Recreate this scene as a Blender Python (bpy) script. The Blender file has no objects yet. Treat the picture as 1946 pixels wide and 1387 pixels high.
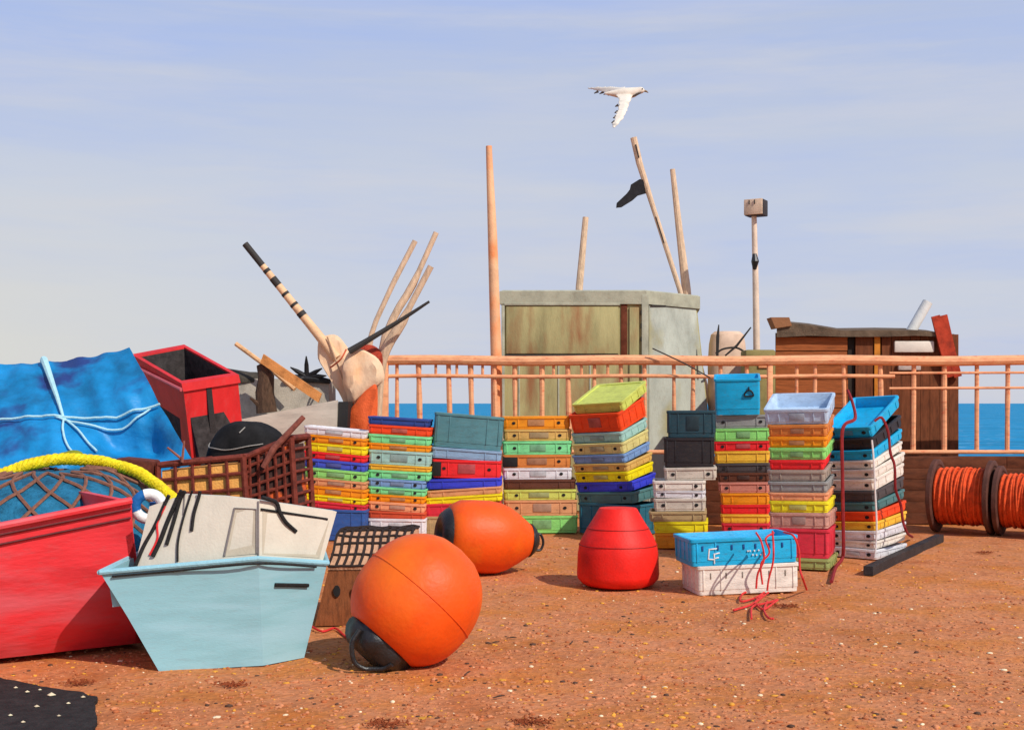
import bpy, bmesh, math, random
from mathutils import Vector, Matrix, Euler, noise
R = math.radians
random.seed(11)
S = bpy.context.scene
COL = S.collection

# ------------------------------------------------------------------ camera, sky, sun
F, CX, HY, H = 2349.0, 973.0, 766.0, 1.6
cd = bpy.data.cameras.new('camera'); cam = bpy.data.objects.new('camera', cd); COL.objects.link(cam)
cd.sensor_fit = 'HORIZONTAL'; cd.sensor_width = 36; cd.lens = F/1946*36
cd.shift_y = (HY-693.5)/1946; cd.clip_start = .1; cd.clip_end = 30000
cam.location = (0, 0, H); cam.rotation_euler = (R(90), 0, 0); S.camera = cam

SUN_EL, SUN_AZ = R(41), R(44)            # azimuth: from straight behind the camera towards the right
D = Vector((math.cos(SUN_EL)*math.sin(SUN_AZ), -math.cos(SUN_EL)*math.cos(SUN_AZ), math.sin(SUN_EL)))
sl = bpy.data.lights.new('sun', 'SUN'); so = bpy.data.objects.new('sun', sl); COL.objects.link(so)
sl.energy = 3.7; sl.angle = R(.5); sl.color = (1, .95, .87)
so.rotation_euler = D.to_track_quat('Z', 'Y').to_euler(); so.location = (6, -6, 9)

W = bpy.data.worlds.new('World'); S.world = W; W.use_nodes = True
nt = W.node_tree; N = nt.nodes; L = nt.links; N.clear()
out = N.new('ShaderNodeOutputWorld'); bg = N.new('ShaderNodeBackground')
sky = N.new('ShaderNodeTexSky'); sky.sky_type = 'NISHITA'; sky.sun_disc = False
sky.sun_elevation = SUN_EL; sky.sun_rotation = math.atan2(D.x, D.y)
sky.air_density = 1.0; sky.dust_density = .6; sky.ozone_density = 1.6
tc = N.new('ShaderNodeTexCoord'); sep = N.new('ShaderNodeSeparateXYZ'); L.new(tc.outputs['Generated'], sep.inputs[0])
# thin high veil: pale near the horizon, clear blue overhead
veil = N.new('ShaderNodeValToRGB'); L.new(sep.outputs['Z'], veil.inputs[0])
e = veil.color_ramp.elements; e[0].position = 0; e[0].color = (.94,)*3+(1,); e[1].position = .55; e[1].color = (.03,)*3+(1,)
k = e.new(.33); k.color = (.86,)*3+(1,)
tint = N.new('ShaderNodeValToRGB'); L.new(sep.outputs['Z'], tint.inputs[0])
e = tint.color_ramp.elements; e[0].position = 0; e[0].color = (6.15, 6.4, 7.3, 1); e[1].position = .34; e[1].color = (5.0, 5.75, 7.8, 1)
k = e.new(.16); k.color = (5.95, 6.4, 7.6, 1)
mx = N.new('ShaderNodeMixRGB'); L.new(veil.outputs[0], mx.inputs[0]); L.new(sky.outputs[0], mx.inputs[1]); L.new(tint.outputs[0], mx.inputs[2])
def streak(scale, seed, lo, hi, rot=0.0):
    mp = N.new('ShaderNodeMapping'); mp.inputs['Scale'].default_value = scale; mp.inputs['Location'].default_value = (seed, seed*.7, seed*.3)
    mp.inputs['Rotation'].default_value = (0, rot, 0)
    L.new(tc.outputs['Generated'], mp.inputs[0])
    n = N.new('ShaderNodeTexNoise'); n.inputs['Scale'].default_value = 1; n.inputs['Detail'].default_value = 6; n.inputs['Roughness'].default_value = .6
    L.new(mp.outputs[0], n.inputs[0])
    r = N.new('ShaderNodeValToRGB'); r.color_ramp.elements[0].position = lo; r.color_ramp.elements[1].position = hi
    L.new(n.outputs[0], r.inputs[0]); return r
def over(prev, fac, col, amt):
    m = N.new('ShaderNodeMath'); m.operation = 'MULTIPLY'; m.inputs[1].default_value = amt; L.new(fac.outputs[0], m.inputs[0])
    x = N.new('ShaderNodeMixRGB'); L.new(m.outputs[0], x.inputs[0]); L.new(prev.outputs[0], x.inputs[1]); x.inputs[2].default_value = col; return x
a = over(mx, streak((2.2, 2.2, 17), 3.1, .44, .76, R(4)), (3.9, 5.1, 8.6, 1), .6)
a = over(a, streak((3, 3, 24), 8.4, .5, .74, R(-3)), (6.4, 6.5, 7.1, 1), .7)
a = over(a, streak((1.6, 1.6, 6), 15.2, .5, .8), (6.2, 6.4, 7.0, 1), .5)
# thin pale haze bank low in the sky on the left
hz = N.new('ShaderNodeMapRange'); L.new(sep.outputs['X'], hz.inputs[0]); hz.inputs[1].default_value = -.1; hz.inputs[2].default_value = -.42
hz2 = N.new('ShaderNodeMapRange'); L.new(sep.outputs['Z'], hz2.inputs[0]); hz2.inputs[1].default_value = .2; hz2.inputs[2].default_value = .05
hm = N.new('ShaderNodeMath'); hm.operation = 'MULTIPLY'; L.new(hz.outputs[0], hm.inputs[0]); L.new(hz2.outputs[0], hm.inputs[1])
ts = N.new('ShaderNodeMapRange'); L.new(sep.outputs['Z'], ts.inputs[0]); ts.inputs[1].default_value = .2; ts.inputs[2].default_value = .3
tk = streak((1.3, 1.3, 26), 5.3, .4, .62, R(-2)); tm = N.new('ShaderNodeMath'); tm.operation = 'MULTIPLY'; L.new(ts.outputs[0], tm.inputs[0]); L.new(tk.outputs[0], tm.inputs[1])
a = over(a, tm, (3.6, 4.9, 8.6, 1), .6)
a = over(a, hm, (7.0, 6.95, 6.5, 1), .95)
L.new(a.outputs[0], bg.inputs[0]); bg.inputs[1].default_value = .1; L.new(bg.outputs[0], out.inputs[0])
S.view_settings.view_transform = 'Standard'; S.view_settings.look = 'None'
S.view_settings.exposure = 0; S.view_settings.gamma = 1

# ------------------------------------------------------------------ helpers
def P(px, py, Y): return Vector(((px-CX)/F*Y, Y, H-(py-HY)/F*Y))
def GP(px, py): return P(px, py, H*F/(py-HY))
def lin(v):
    v /= 255
    return v/12.92 if v <= .04045 else ((v+.055)/1.055)**2.4
LIT = .92
def C(r, g, b, k=1): return tuple(max(.004, min(.86, lin(v)/LIT*k)) for v in (r, g, b))

MATS = {}
def mat(name, rgb, rough=.55, var=.14, scale=7, stretch=(1, 1, 1), dirt=0, dirtcol=(.10, .06, .035), bump=.12, bscale=60, spec=.35, sheet=None):
    if name in MATS: return MATS[name]
    m = bpy.data.materials.new(name); m.use_nodes = True; MATS[name] = m
    n = m.node_tree.nodes; l = m.node_tree.links; b = n['Principled BSDF']
    g = n.new('ShaderNodeNewGeometry'); mp = n.new('ShaderNodeMapping'); mp.inputs['Scale'].default_value = stretch
    l.new(g.outputs['Position'], mp.inputs[0])
    t = n.new('ShaderNodeTexNoise'); t.inputs['Scale'].default_value = scale; t.inputs['Detail'].default_value = 5; t.inputs['Roughness'].default_value = .62
    l.new(mp.outputs[0], t.inputs[0])
    r = n.new('ShaderNodeValToRGB'); e = r.color_ramp.elements
    dk = tuple(c*(1-var*1.5) for c in rgb)+(1,); lt = tuple(min(.88, c*(1+var)+.02*var) for c in rgb)+(1,)
    e[0].position = .3; e[0].color = dk; e[1].position = .72; e[1].color = lt; q = e.new(.5); q.color = tuple(rgb)+(1,)
    l.new(t.outputs[0], r.inputs[0]); src = r.outputs[0]
    if dirt:
        t2 = n.new('ShaderNodeTexNoise'); t2.inputs['Scale'].default_value = 19; t2.inputs['Detail'].default_value = 8; t2.inputs['Roughness'].default_value = .75
        l.new(mp.outputs[0], t2.inputs[0])
        r2 = n.new('ShaderNodeValToRGB'); r2.color_ramp.elements[0].position = .52; r2.color_ramp.elements[1].position = .72
        r2.color_ramp.elements[1].color = (dirt, dirt, dirt, 1); l.new(t2.outputs[0], r2.inputs[0])
        x = n.new('ShaderNodeMixRGB'); l.new(r2.outputs[0], x.inputs[0]); l.new(src, x.inputs[1]); x.inputs[2].default_value = dirtcol+(1,); src = x.outputs[0]
    if sheet:      # (second colour, noise scale, lo, hi)
        t3 = n.new('ShaderNodeTexNoise'); t3.inputs['Scale'].default_value = sheet[1]; t3.inputs['Detail'].default_value = 4
        l.new(mp.outputs[0], t3.inputs[0])
        r3 = n.new('ShaderNodeValToRGB'); r3.color_ramp.elements[0].position = sheet[2]; r3.color_ramp.elements[1].position = sheet[3]; l.new(t3.outputs[0], r3.inputs[0])
        x = n.new('ShaderNodeMixRGB'); l.new(r3.outputs[0], x.inputs[0]); l.new(src, x.inputs[1]); x.inputs[2].default_value = tuple(sheet[0])+(1,); src = x.outputs[0]
    l.new(src, b.inputs['Base Color'])
    b.inputs['Roughness'].default_value = rough; b.inputs['Specular IOR Level'].default_value = spec
    if bump:
        t4 = n.new('ShaderNodeTexNoise'); t4.inputs['Scale'].default_value = bscale; t4.inputs['Detail'].default_value = 4; l.new(mp.outputs[0], t4.inputs[0])
        bp = n.new('ShaderNodeBump'); bp.inputs['Strength'].default_value = bump*2; bp.inputs['Distance'].default_value = .02
        l.new(t4.outputs[0], bp.inputs['Height']); l.new(bp.outputs[0], b.inputs['Normal'])
    return m

def spline(pts, n=8):
    pts = [Vector(p) for p in pts]
    q = [pts[0]*2-pts[1]]+pts+[pts[-1]*2-pts[-2]]; o = []
    for i in range(1, len(q)-2):
        for j in range(n):
            t = j/n; a, b, c, d = q[i-1:i+3]
            o.append(.5*((2*b)+(c-a)*t+(2*a-5*b+4*c-d)*t*t+(3*b-a-3*c+d)*t**3))
    o.append(pts[-1]); return o

class MB:
    def __init__(s): s.v = []; s.f = []; s.mi = []; s.cur = 0
    def add(s, vs, fs):
        o = len(s.v); s.v += [Vector(v) for v in vs]; s.f += [tuple(i+o for i in f) for f in fs]; s.mi += [s.cur]*len(fs); return s
    def box(s, c, size, rot=None, bev=.006):
        bm = bmesh.new(); bmesh.ops.create_cube(bm, size=1)
        for v in bm.verts: v.co = Vector((v.co.x*size[0], v.co.y*size[1], v.co.z*size[2]))
        if bev:
            bmesh.ops.bevel(bm, geom=bm.edges[:], offset=min(bev, min(size)*.3), segments=2, affect='EDGES', profile=.5)
        M = rot if rot is not None else Matrix.Identity(3)
        bm.verts.index_update()
        s.add([M @ v.co + Vector(c) for v in bm.verts], [[v.index for v in f.verts] for f in bm.faces]); bm.free(); return s
    def loft(s, rings, cap0=True, cap1=True, closed=True):
        n = len(rings[0]); vs = [v for r in rings for v in r]; fs = []
        for i in range(len(rings)-1):
            for j in range(n if closed else n-1):
                k = (j+1) % n; fs.append((i*n+j, i*n+k, (i+1)*n+k, (i+1)*n+j))
        if cap0: fs.append(tuple(reversed(range(n))))
        if cap1: fs.append(tuple((len(rings)-1)*n+j for j in range(n)))
        return s.add(vs, fs)
    def tube(s, pts, r, n=8, cap=True):
        pts = [Vector(p) for p in pts]; rs = r if isinstance(r, (list, tuple)) else [r]*len(pts)
        up = None; rings = []
        for i, p in enumerate(pts):
            t = (pts[min(i+1, len(pts)-1)]-pts[max(i-1, 0)])
            if t.length < 1e-9: t = Vector((0, 0, 1))
            t.normalize()
            if up is None: up = t.orthogonal().normalized()
            up = (up-t*up.dot(t)); up = up.normalized() if up.length > 1e-6 else t.orthogonal().normalized()
            w = t.cross(up); rings.append([p+(up*math.cos(2*math.pi*j/n)+w*math.sin(2*math.pi*j/n))*rs[i] for j in range(n)])
        return s.loft(rings, cap, cap)
    def lathe(s, prof, o, axis, n=28, cap0=True, cap1=True):
        o = Vector(o); ax = Vector(axis).normalized(); u = ax.orthogonal().normalized(); w = ax.cross(u)
        return s.loft([[o+ax*t+(u*math.cos(2*math.pi*j/n)+w*math.sin(2*math.pi*j/n))*max(r, 1e-4) for j in range(n)] for t, r in prof], cap0, cap1)
    def prism(s, poly, off):
        off = Vector(off); return s.loft([[Vector(p) for p in poly], [Vector(p)+off for p in poly]])
    def quadgrid(s, fn, nu, nv):
        vs = [fn(i/nu, j/nv) for i in range(nu+1) for j in range(nv+1)]
        return s.add(vs, [(i*(nv+1)+j, (i+1)*(nv+1)+j, (i+1)*(nv+1)+j+1, i*(nv+1)+j+1) for i in range(nu) for j in range(nv)])
    def build(s, name, m, parent=None, local=False, smooth=32):
        me = bpy.data.meshes.new(name)
        org = Vector((0, 0, 0))
        if not local:
            p = parent
            if p is None:
                xs = [v.x for v in s.v]; ys = [v.y for v in s.v]
                org = Vector(((min(xs)+max(xs))/2, (min(ys)+max(ys))/2, min(v.z for v in s.v)))
            while p is not None: org = org+p.location; p = p.parent
        me.from_pydata([v-org for v in s.v], [], s.f)
        for x in (m if isinstance(m, (list, tuple)) else [m]): me.materials.append(x)
        if isinstance(m, (list, tuple)): me.polygons.foreach_set('material_index', s.mi)
        bm = bmesh.new(); bm.from_mesh(me); bmesh.ops.recalc_face_normals(bm, faces=bm.faces[:]); bm.to_mesh(me); bm.free()
        if smooth: me.shade_smooth(); me.set_sharp_from_angle(angle=R(smooth))
        o = bpy.data.objects.new(name, me); COL.objects.link(o)
        if parent is not None: o.parent = parent
        elif not local: o.location = org
        return o
def tag(o, label, cat, group=None):
    o['label'] = label; o['category'] = cat
    if group: o['group'] = group
    return o
def thing(name, label, cat, loc, group=None):
    o = bpy.data.objects.new(name, None); o.empty_display_size = .1; COL.objects.link(o); o.location = loc
    return tag(o, label, cat, group)
def solo(name, mb, m, label, cat, group=None, smooth=32): return tag(mb.build(name, m, smooth=smooth), label, cat, group)
def jit(p, a, sc=2.0):
    v = noise.noise_vector(Vector(p)*sc); return Vector(p)+v*a

# ------------------------------------------------------------------ ground and sea
def ground_mat():
    m = bpy.data.materials.new('shingle'); m.use_nodes = True; n = m.node_tree.nodes; l = m.node_tree.links; b = n['Principled BSDF']
    g = n.new('ShaderNodeNewGeometry')
    def nz(sc, det=6, ro=.6):
        t = n.new('ShaderNodeTexNoise'); t.inputs['Scale'].default_value = sc; t.inputs['Detail'].default_value = det; t.inputs['Roughness'].default_value = ro; l.new(g.outputs['Position'], t.inputs[0]); return t
    def ramp(t, stops, outn=0):
        r = n.new('ShaderNodeValToRGB'); e = r.color_ramp.elements
        e[0].position, e[0].color = stops[0][0], tuple(stops[0][1])+(1,); e[1].position, e[1].color = stops[-1][0], tuple(stops[-1][1])+(1,)
        for p, c in stops[1:-1]: q = e.new(p); q.color = tuple(c)+(1,)
        l.new(t.outputs[outn], r.inputs[0]); return r
    a = ramp(nz(1.3), [(.28, C(174, 100, 56)), (.46, C(194, 126, 84)), (.6, C(190, 118, 62)), (.78, C(200, 118, 50))])
    v = n.new('ShaderNodeTexVoronoi'); v.inputs['Scale'].default_value = 34; l.new(g.outputs['Position'], v.inputs[0])
    sp = n.new('ShaderNodeSeparateColor'); l.new(v.outputs['Color'], sp.inputs[0])
    vr = ramp(sp, [(0, (.68, .64, .6)), (.5, (.96, .95, .95)), (1, (1.25, 1.2, 1.12))])
    x = n.new('ShaderNodeMixRGB'); x.blend_type = 'MULTIPLY'; x.inputs[0].default_value = .6; l.new(a.outputs[0], x.inputs[1]); l.new(vr.outputs[0], x.inputs[2])
    d = ramp(nz(9, 8, .75), [(.5, (0, 0, 0)), (.66, (.5, .5, .5))])
    x2 = n.new('ShaderNodeMixRGB'); l.new(d.outputs[0], x2.inputs[0]); l.new(x.outputs[0], x2.inputs[1]); x2.inputs[2].default_value = C(206, 110, 40)+(1,)
    d2 = ramp(nz(5.5, 8, .7), [(.6, (0, 0, 0)), (.74, (.6, .6, .6))])
    x3 = n.new('ShaderNodeMixRGB'); l.new(d2.outputs[0], x3.inputs[0]); l.new(x2.outputs[0], x3.inputs[1]); x3.inputs[2].default_value = C(120, 66, 40)+(1,)
    d3 = ramp(nz(.7, 5, .65), [(.35, (.84, .8, .76)), (.5, (1, 1, 1)), (.68, (1.08, 1.1, 1.2))])
    x4 = n.new('ShaderNodeMixRGB'); x4.blend_type = 'MULTIPLY'; x4.inputs[0].default_value = 1; l.new(x3.outputs[0], x4.inputs[1]); l.new(d3.outputs[0], x4.inputs[2]); x3 = x4
    l.new(x3.outputs[0], b.inputs['Base Color']); b.inputs['Roughness'].default_value = .9; b.inputs['Specular IOR Level'].default_value = .2
    bp = n.new('ShaderNodeBump'); bp.inputs['Strength'].default_value = .35; bp.inputs['Distance'].default_value = .012; l.new(v.outputs['Distance'], bp.inputs['Height'])
    bp2 = n.new('ShaderNodeBump'); bp2.inputs['Strength'].default_value = .5; bp2.inputs['Distance'].default_value = .03; l.new(nz(22).outputs[0], bp2.inputs['Height'])
    l.new(bp.outputs[0], bp2.inputs['Normal']); l.new(bp2.outputs[0], b.inputs['Normal'])
    return m
def gz(x, y):
    z = .012*noise.noise(Vector((x*.9, y*.9, 0)))+.008*noise.noise(Vector((x*3, y*3, 4)))-.012
    if y > 24: z -= min(2.6, (y-24)*.17)
    return z
xs = sorted(set([-220, -120, -60, -30, -18]+[i*.14-10 for i in range(143)]+[14, 20, 30, 60, 120, 220]))
ys = sorted(set([-80, -40, -15, 0, 3]+[4.5+i*.12 for i in range(100)]+[17, 18, 20, 22, 24, 26, 30, 36, 42]))
g = MB(); ny = len(ys)
g.add([(x, y, gz(x, y)) for x in xs for y in ys], [(i*ny+j, (i+1)*ny+j, (i+1)*ny+j+1, i*ny+j+1) for i in range(len(xs)-1) for j in range(ny-1)])
GM = ground_mat(); go = g.build('ground', GM, local=True, smooth=80); go['kind'] = 'structure'

seam = mat('sea_water', C(16, 130, 174), rough=.75, var=.25, scale=.35, stretch=(.35, 1.6, 1), bump=.5, bscale=.8, spec=.12, sheet=(C(200, 220, 232), 1.3, .62, .72))
s = MB(); s.add([(-9000, 23, -1.5), (9000, 23, -1.5), (9000, 12000, -1.5), (-9000, 12000, -1.5)], [(0, 1, 2, 3)])
so_ = s.build('sea', seam, local=True); so_['kind'] = 'structure'

def pebbles(name, count, y0, y1, rmin, rmax, mats, weights):
    ico = bmesh.new(); bmesh.ops.create_icosphere(ico, subdivisions=1, radius=1); ico.verts.index_update()
    bv = [v.co.copy() for v in ico.verts]; bf = [[v.index for v in f.verts] for f in ico.faces]; ico.free()
    mb = MB()
    for i in range(count):
        u = random.random(); y = 1/(1/y0+(1/y1-1/y0)*u)      # denser near the camera
        x = random.uniform(-.46, .46)*y*1.15
        r = rmin*(rmax/rmin)**(random.random()**2.2); sx, sy, sz = r*random.uniform(.8, 1.5), r*random.uniform(.8, 1.3), r*random.uniform(.35, .6)
        rot = Matrix.Rotation(random.uniform(0, 6.28), 3, 'Z'); z = gz(x, y)
        mb.cur = random.choices(range(len(mats)), weights)[0]
        mb.add([rot @ Vector((v.x*sx, v.y*sy, v.z*sz))+Vector((x, y, z+sz*.25)) for v in bv], bf)
    return mb
pm = [mat('pebble_tan', C(196, 126, 84), .85, .2, 5, bump=0), mat('pebble_rust', C(172, 96, 54), .85, .2, 5, bump=0), mat('pebble_ochre', C(214, 150, 52), .8, .2, 5, bump=0),
      mat('pebble_cream', C(232, 208, 170), .8, .15, 5, bump=0), mat('pebble_dark', C(84, 58, 42), .8, .2, 5, bump=0)]
po = pebbles('beach_pebbles', 17000, 5.6, 15, .005, .02, pm, [54, 24, 13, 3, 6]).build('beach_pebbles', pm, local=True, smooth=60)
po['kind'] = 'stuff'; tag(po, 'loose tan, ochre and cream pebbles strewn over the brown beach', 'pebbles')

# ------------------------------------------------------------------ fish crates
COLS = dict(white=(214, 212, 214), offwhite=(222, 212, 198), orange=(246, 140, 12), yellow=(246, 212, 6), red=(226, 34, 38), blue=(62, 82, 190), green=(136, 208, 108), tan=(208, 146, 100),
            navy=(36, 64, 132), darkblue=(42, 82, 146), scarlet=(240, 68, 18), mint=(122, 214, 144), paleteal=(152, 192, 182), steel=(114, 148, 194), peach=(226, 152, 108), rust=(196, 76, 44),
            teal=(78, 126, 132), paleblue=(130, 160, 188), brown=(92, 50, 32), lime=(196, 202, 92), sand=(204, 164, 88), khaki=(206, 194, 124), royal=(50, 62, 196), slate=(70, 116, 116),
            deepteal=(30, 98, 116), pine=(28, 62, 72), black=(34, 30, 32), cream=(196, 184, 168), drab=(172, 146, 102), grey=(140, 140, 136), charcoal=(70, 64, 64), pink=(198, 126, 108),
            amber=(246, 176, 50), iceblue=(176, 196, 216), beige=(156, 142, 128), olive=(148, 156, 90), crimson=(206, 42, 60), sky=(10, 164, 210), copper=(204, 124, 56), rose=(190, 140, 124), lemon=(226, 214, 30))
def cm(c): return mat('crate_'+c, C(*COLS[c]), rough=.48, var=.13, scale=5, stretch=(1, 1, 3), dirt=.46, bump=.1, bscale=45, spec=.4)
def lm(c):
    q = C(*COLS[c]); g_ = sum(q)/3*.6
    return mat('patch_'+c, tuple(v*.42+g_*.32 for v in q), rough=.7, var=.2, scale=12, bump=.05)
HOLE = mat('hole_black', (.012, .011, .011), rough=.8, var=.1)
def rring(hw, hd, z, rad, n=3):
    o = []
    for cx_, cy_, a0 in ((hw-rad, hd-rad, 0), (-hw+rad, hd-rad, 90), (-hw+rad, -hd+rad, 180), (hw-rad, -hd+rad, 270)):
        for i in range(n+1):
            t = R(a0+90*i/n); o.append(Vector((cx_+rad*math.cos(t), cy_+rad*math.sin(t), z)))
    return o
def crate(color, w, d, h, hinge, yaw=0, pitch=0, roll=0, label='', group=None, patch=True, holes=2, lid=False, dark_end=0, name='fish_crate', cat='fish crate', ribs=True):
    root = thing(name, label, cat, (0, 0, 0), group); root.rotation_euler = (R(pitch), R(roll), R(yaw))
    M = Euler((R(pitch), R(roll), R(yaw))).to_matrix(); root.location = Vector(hinge)-M @ Vector((0, -d/2, 0))
    hw, hd = w/2, d/2; t = .014; rim = min(.028, h*.26); lip = .011; m = MB()
    A = lambda z, o, r: rring(hw-.012+o, hd-.012+o, z, r)
    step = h*.16
    rings = [A(0, -.006, .03), A(.004, 0, .03), A(step, .001, .03), A(step+.004, .005, .03), A(h-rim-.004, .006, .03), A(h-rim, .006+lip, .035), A(h-.004, .006+lip, .035), A(h-.0005, .003+lip, .035)]
    if lid: rings += [A(h-.0005, -.03, .03), A(h-.012, -.034, .03)]
    else: rings += [A(h-.0005, .006-t, .03), A(h-.006, .003-t, .03), A(.018, -t-.006, .025)]
    m.loft(rings)
    if ribs:
        for fx in (-.44, -.27, .27, .44):
            m.box((fx*w, -hd+.0045, (step+h-rim)/2), (.012, .01, h-rim-step-.004), bev=.002)
        for fy in (-.36, -.12, .12, .36):
            for sx in (-1, 1): m.box((sx*(hw-.0045), fy*d, (step+h-rim)/2), (.01, .012, h-rim-step-.004), bev=.002)
    m.build('tub', cm(color), root, local=True)
    zc = (step+h-rim)/2; hh = max(.012, (h-rim-step)*.72)
    if patch:
        MB().box((random.uniform(-.03, .03)*w, -hd+.0035, zc+.002), (w*random.uniform(.22, .29), .011, hh), bev=.002).build('label_panel', lm(color), root, local=True)
    if dark_end: MB().box((-hw*(1-dark_end), -hd+.004, h*.48), (w*dark_end*.97, .018, h*.8), bev=.006).build('dark_end_patch', HOLE, root, local=True)  # black end on the copper crate; painted shade on the red one
    for sx in ((-1, 1) if holes else ()):
        q = MB(); cx_ = sx*w*.33+random.uniform(-.008, .008); r_ = min(.018, hh*.42)
        q.lathe([(-.003, r_*.96), (0, r_*1.0), (.008, r_)], (0, 0, 0), (0, 1, 0), n=12)
        for v in q.v: v.x = v.x*1.25+cx_; v.y += -hd+.002; v.z += zc
        q.build('hand_hole', HOLE, root, local=True)
    return root

NICE = dict(offwhite='off-white', paleteal='pale teal', paleblue='pale blue', darkblue='dark blue', deepteal='deep teal', iceblue='ice blue', lemon='lemon yellow', royal='royal blue', steel='steel blue', slate='slate green', pine='dark pine', cream='cream white', sky='sky blue', rose='dusty rose')
nn = lambda c: NICE.get(c, c)
ORD = ['topmost', 'second', 'third', 'fourth', 'fifth', 'sixth', 'seventh', 'eighth', 'ninth', 'tenth', 'eleventh', 'twelfth', 'thirteenth', 'fourteenth']
def stack(desc, Y, d, ys_, cols, x0, x1, yaw=0, rolls=0, pitches=0, patch=True, holes=2, losfix=1.0, over=None):
    n = len(cols); ppm = F/Y
    keys = [(cols[i], cols[i-1] if i else None, cols[i+1] if i < n-1 else None) for i in range(n)]
    for i in range(n):
        a, b = (x0[i] if isinstance(x0, list) else x0), (x1[i] if isinstance(x1, list) else x1)
        c = cols[i]; nm = nn(c)
        if i == 0: lb = f'{nm} fish crate on top of the {desc}'
        elif i == n-1: lb = f'{nm} fish crate at the bottom of the {desc}'
        elif keys.count(keys[i]) > 1: lb = f'{nm} fish crate, {ORD[i]} from the top of the {desc}'
        else: lb = f'{nm} crate between the {nn(cols[i-1])} and {nn(cols[i+1])} ones in the {desc}'
        if cols[i-1] == cols[i+1 if i < n-1 else i] and 0 < i < n-1 and keys.count(keys[i]) == 1: lb = f'{nm} crate between two {nn(cols[i-1])} ones in the {desc}'
        pt = pitches[i] if isinstance(pitches, list) else pitches; rl = rolls[i] if isinstance(rolls, list) else rolls
        h = (ys_[i+1]-ys_[i])/ppm
        hg = P((a+b)/2, ys_[i+1], Y)
        if i == n-1: hg.z = max(hg.z, .0)
        hg += Vector((0, random.uniform(-.012, .012), 0))
        kw = dict(patch=patch[i] if isinstance(patch, list) else patch, holes=holes[i] if isinstance(holes, list) else holes)
        if over and i in over: kw.update(over[i])
        w = (b-a)/ppm*losfix
        crate(c, w, d, h-.001, hg, yaw+random.uniform(-1, 1), pt, rl+random.uniform(-.25, .25), lb, 'fish crates stacked in front of the railing', **kw)

Tt, Ff = True, False
stack('leftmost crate stack', 14.4, .5, [813.5, 829, 844, 861, 875, 892, 911, 926, 943, 955, 968, 1027],
      ['white', 'orange', 'yellow', 'red', 'blue', 'green', 'tan', 'orange', 'yellow', 'crimson', 'darkblue'], 576, 694, yaw=-2, rolls=[5.2]*10+[1.5], holes=[0, 2, 0, 2, 2, 2, 2, 0, 2, 2, 0], patch=[1, 1, 1, 1, 1, 1, 1, 1, 1, 0, 0])
stack('navy-topped crate stack', 14.6, .5, [794, 809, 827, 844, 857, 884, 895, 911, 927, 941, 955, 972, 986, 1024],
      ['navy', 'scarlet', 'mint', 'orange', 'paleteal', 'amber', 'mint', 'steel', 'mint', 'orange', 'peach', 'rust', 'white'], [698]*13, [815, 818, 817, 817, 817, 818, 817, 808, 808, 807, 807, 808, 808], yaw=-1, rolls=[3.4]*11+[2.4, 1],
      patch=[0, 1, 1, 1, 1, 0, 1, 1, 1, 1, 1, 0, 1], holes=[0, 0, 0, 0, 2, 0, 2, 2, 2, 2, 2, 0, 2])
stack('teal-topped crate stack', 14.8, .5, [788, 853, 874, 909, 928, 942, 956, 981, 1020],
      ['teal', 'paleblue', 'red', 'royal', 'tan', 'yellow', 'crimson', 'drab'], [821, 819, 821, 808, 810, 808, 806, 808], [953, 952, 952, 953, 953, 955, 952, 952], rolls=[4.6, 4.2, 1.8, -1.5, -4, -3.4, -1.2, 0], patch=[0, 0, 1, 0, 0, 0, 0, 0], holes=[0, 0, 2, 0, 0, 0, 0, 0], over={2: dict(dark_end=.13)})
stack('orange-topped crate stack', 15.2, .52, [791, 815.5, 838, 864, 889, 911, 930, 950, 980, 1013],
      ['orange', 'sand', 'mint', 'copper', 'white', 'brown', 'lime', 'tan', 'green'], [955, 957, 955, 955, 956, 957, 957, 958, 958], [1084, 1086, 1087, 1085, 1088, 1094, 1095, 1097, 1098], rolls=[-.3]*9, patch=[1, 1, 1, 1, 1, 0, 1, 1, 1], holes=[2, 2, 2, 2, 2, 0, 2, 2, 0], over={3: dict(dark_end=.22)})
stack('lime-topped crate stack', 15.0, .66, [764, 785, 822, 842, 864, 881, 897, 916, 935, 957, 1016],
      ['lime', 'scarlet', 'paleteal', 'khaki', 'steel', 'sand', 'yellow', 'royal', 'slate', 'deepteal'], [1092, 1087, 1089, 1090, 1090, 1091, 1094, 1096, 1098, 1099], [1184, 1180, 1182, 1184, 1186, 1190, 1192, 1196, 1203, 1205], yaw=-36, losfix=1.22,
      pitches=[23, 17, 15, 13.5, 12, 10.5, 9, 7.5, 5, 0], rolls=[-3]*9+[0], patch=[0, 1, 1, 1, 1, 1, 1, 0, 0, 0], holes=[0, 0, 0, 2, 0, 2, 2, 2, 2, 0], over={0: dict(lid=True)})
stack('pine-topped crate stack', 13.6, .5, [780, 831.5, 888, 913, 932, 947, 971.5, 991, 1013, 1042],
      ['pine', 'black', 'cream', 'offwhite', 'white', 'cream', 'drab', 'yellow', 'orange'], [1268, 1262, 1263, 1241, 1242, 1243, 1234, 1243, 1246], [1360, 1357, 1362, 1340, 1340, 1341, 1342, 1345, 1345], yaw=-8, rolls=[-.5, 0, -1.5, -.8, .6, -1, -1, -1.4, -1], patch=[1, 0, 0, 0, 0, 0, 0, 0, 0], holes=[0, 0, 2, 2, 2, 2, 0, 0, 0])
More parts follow.
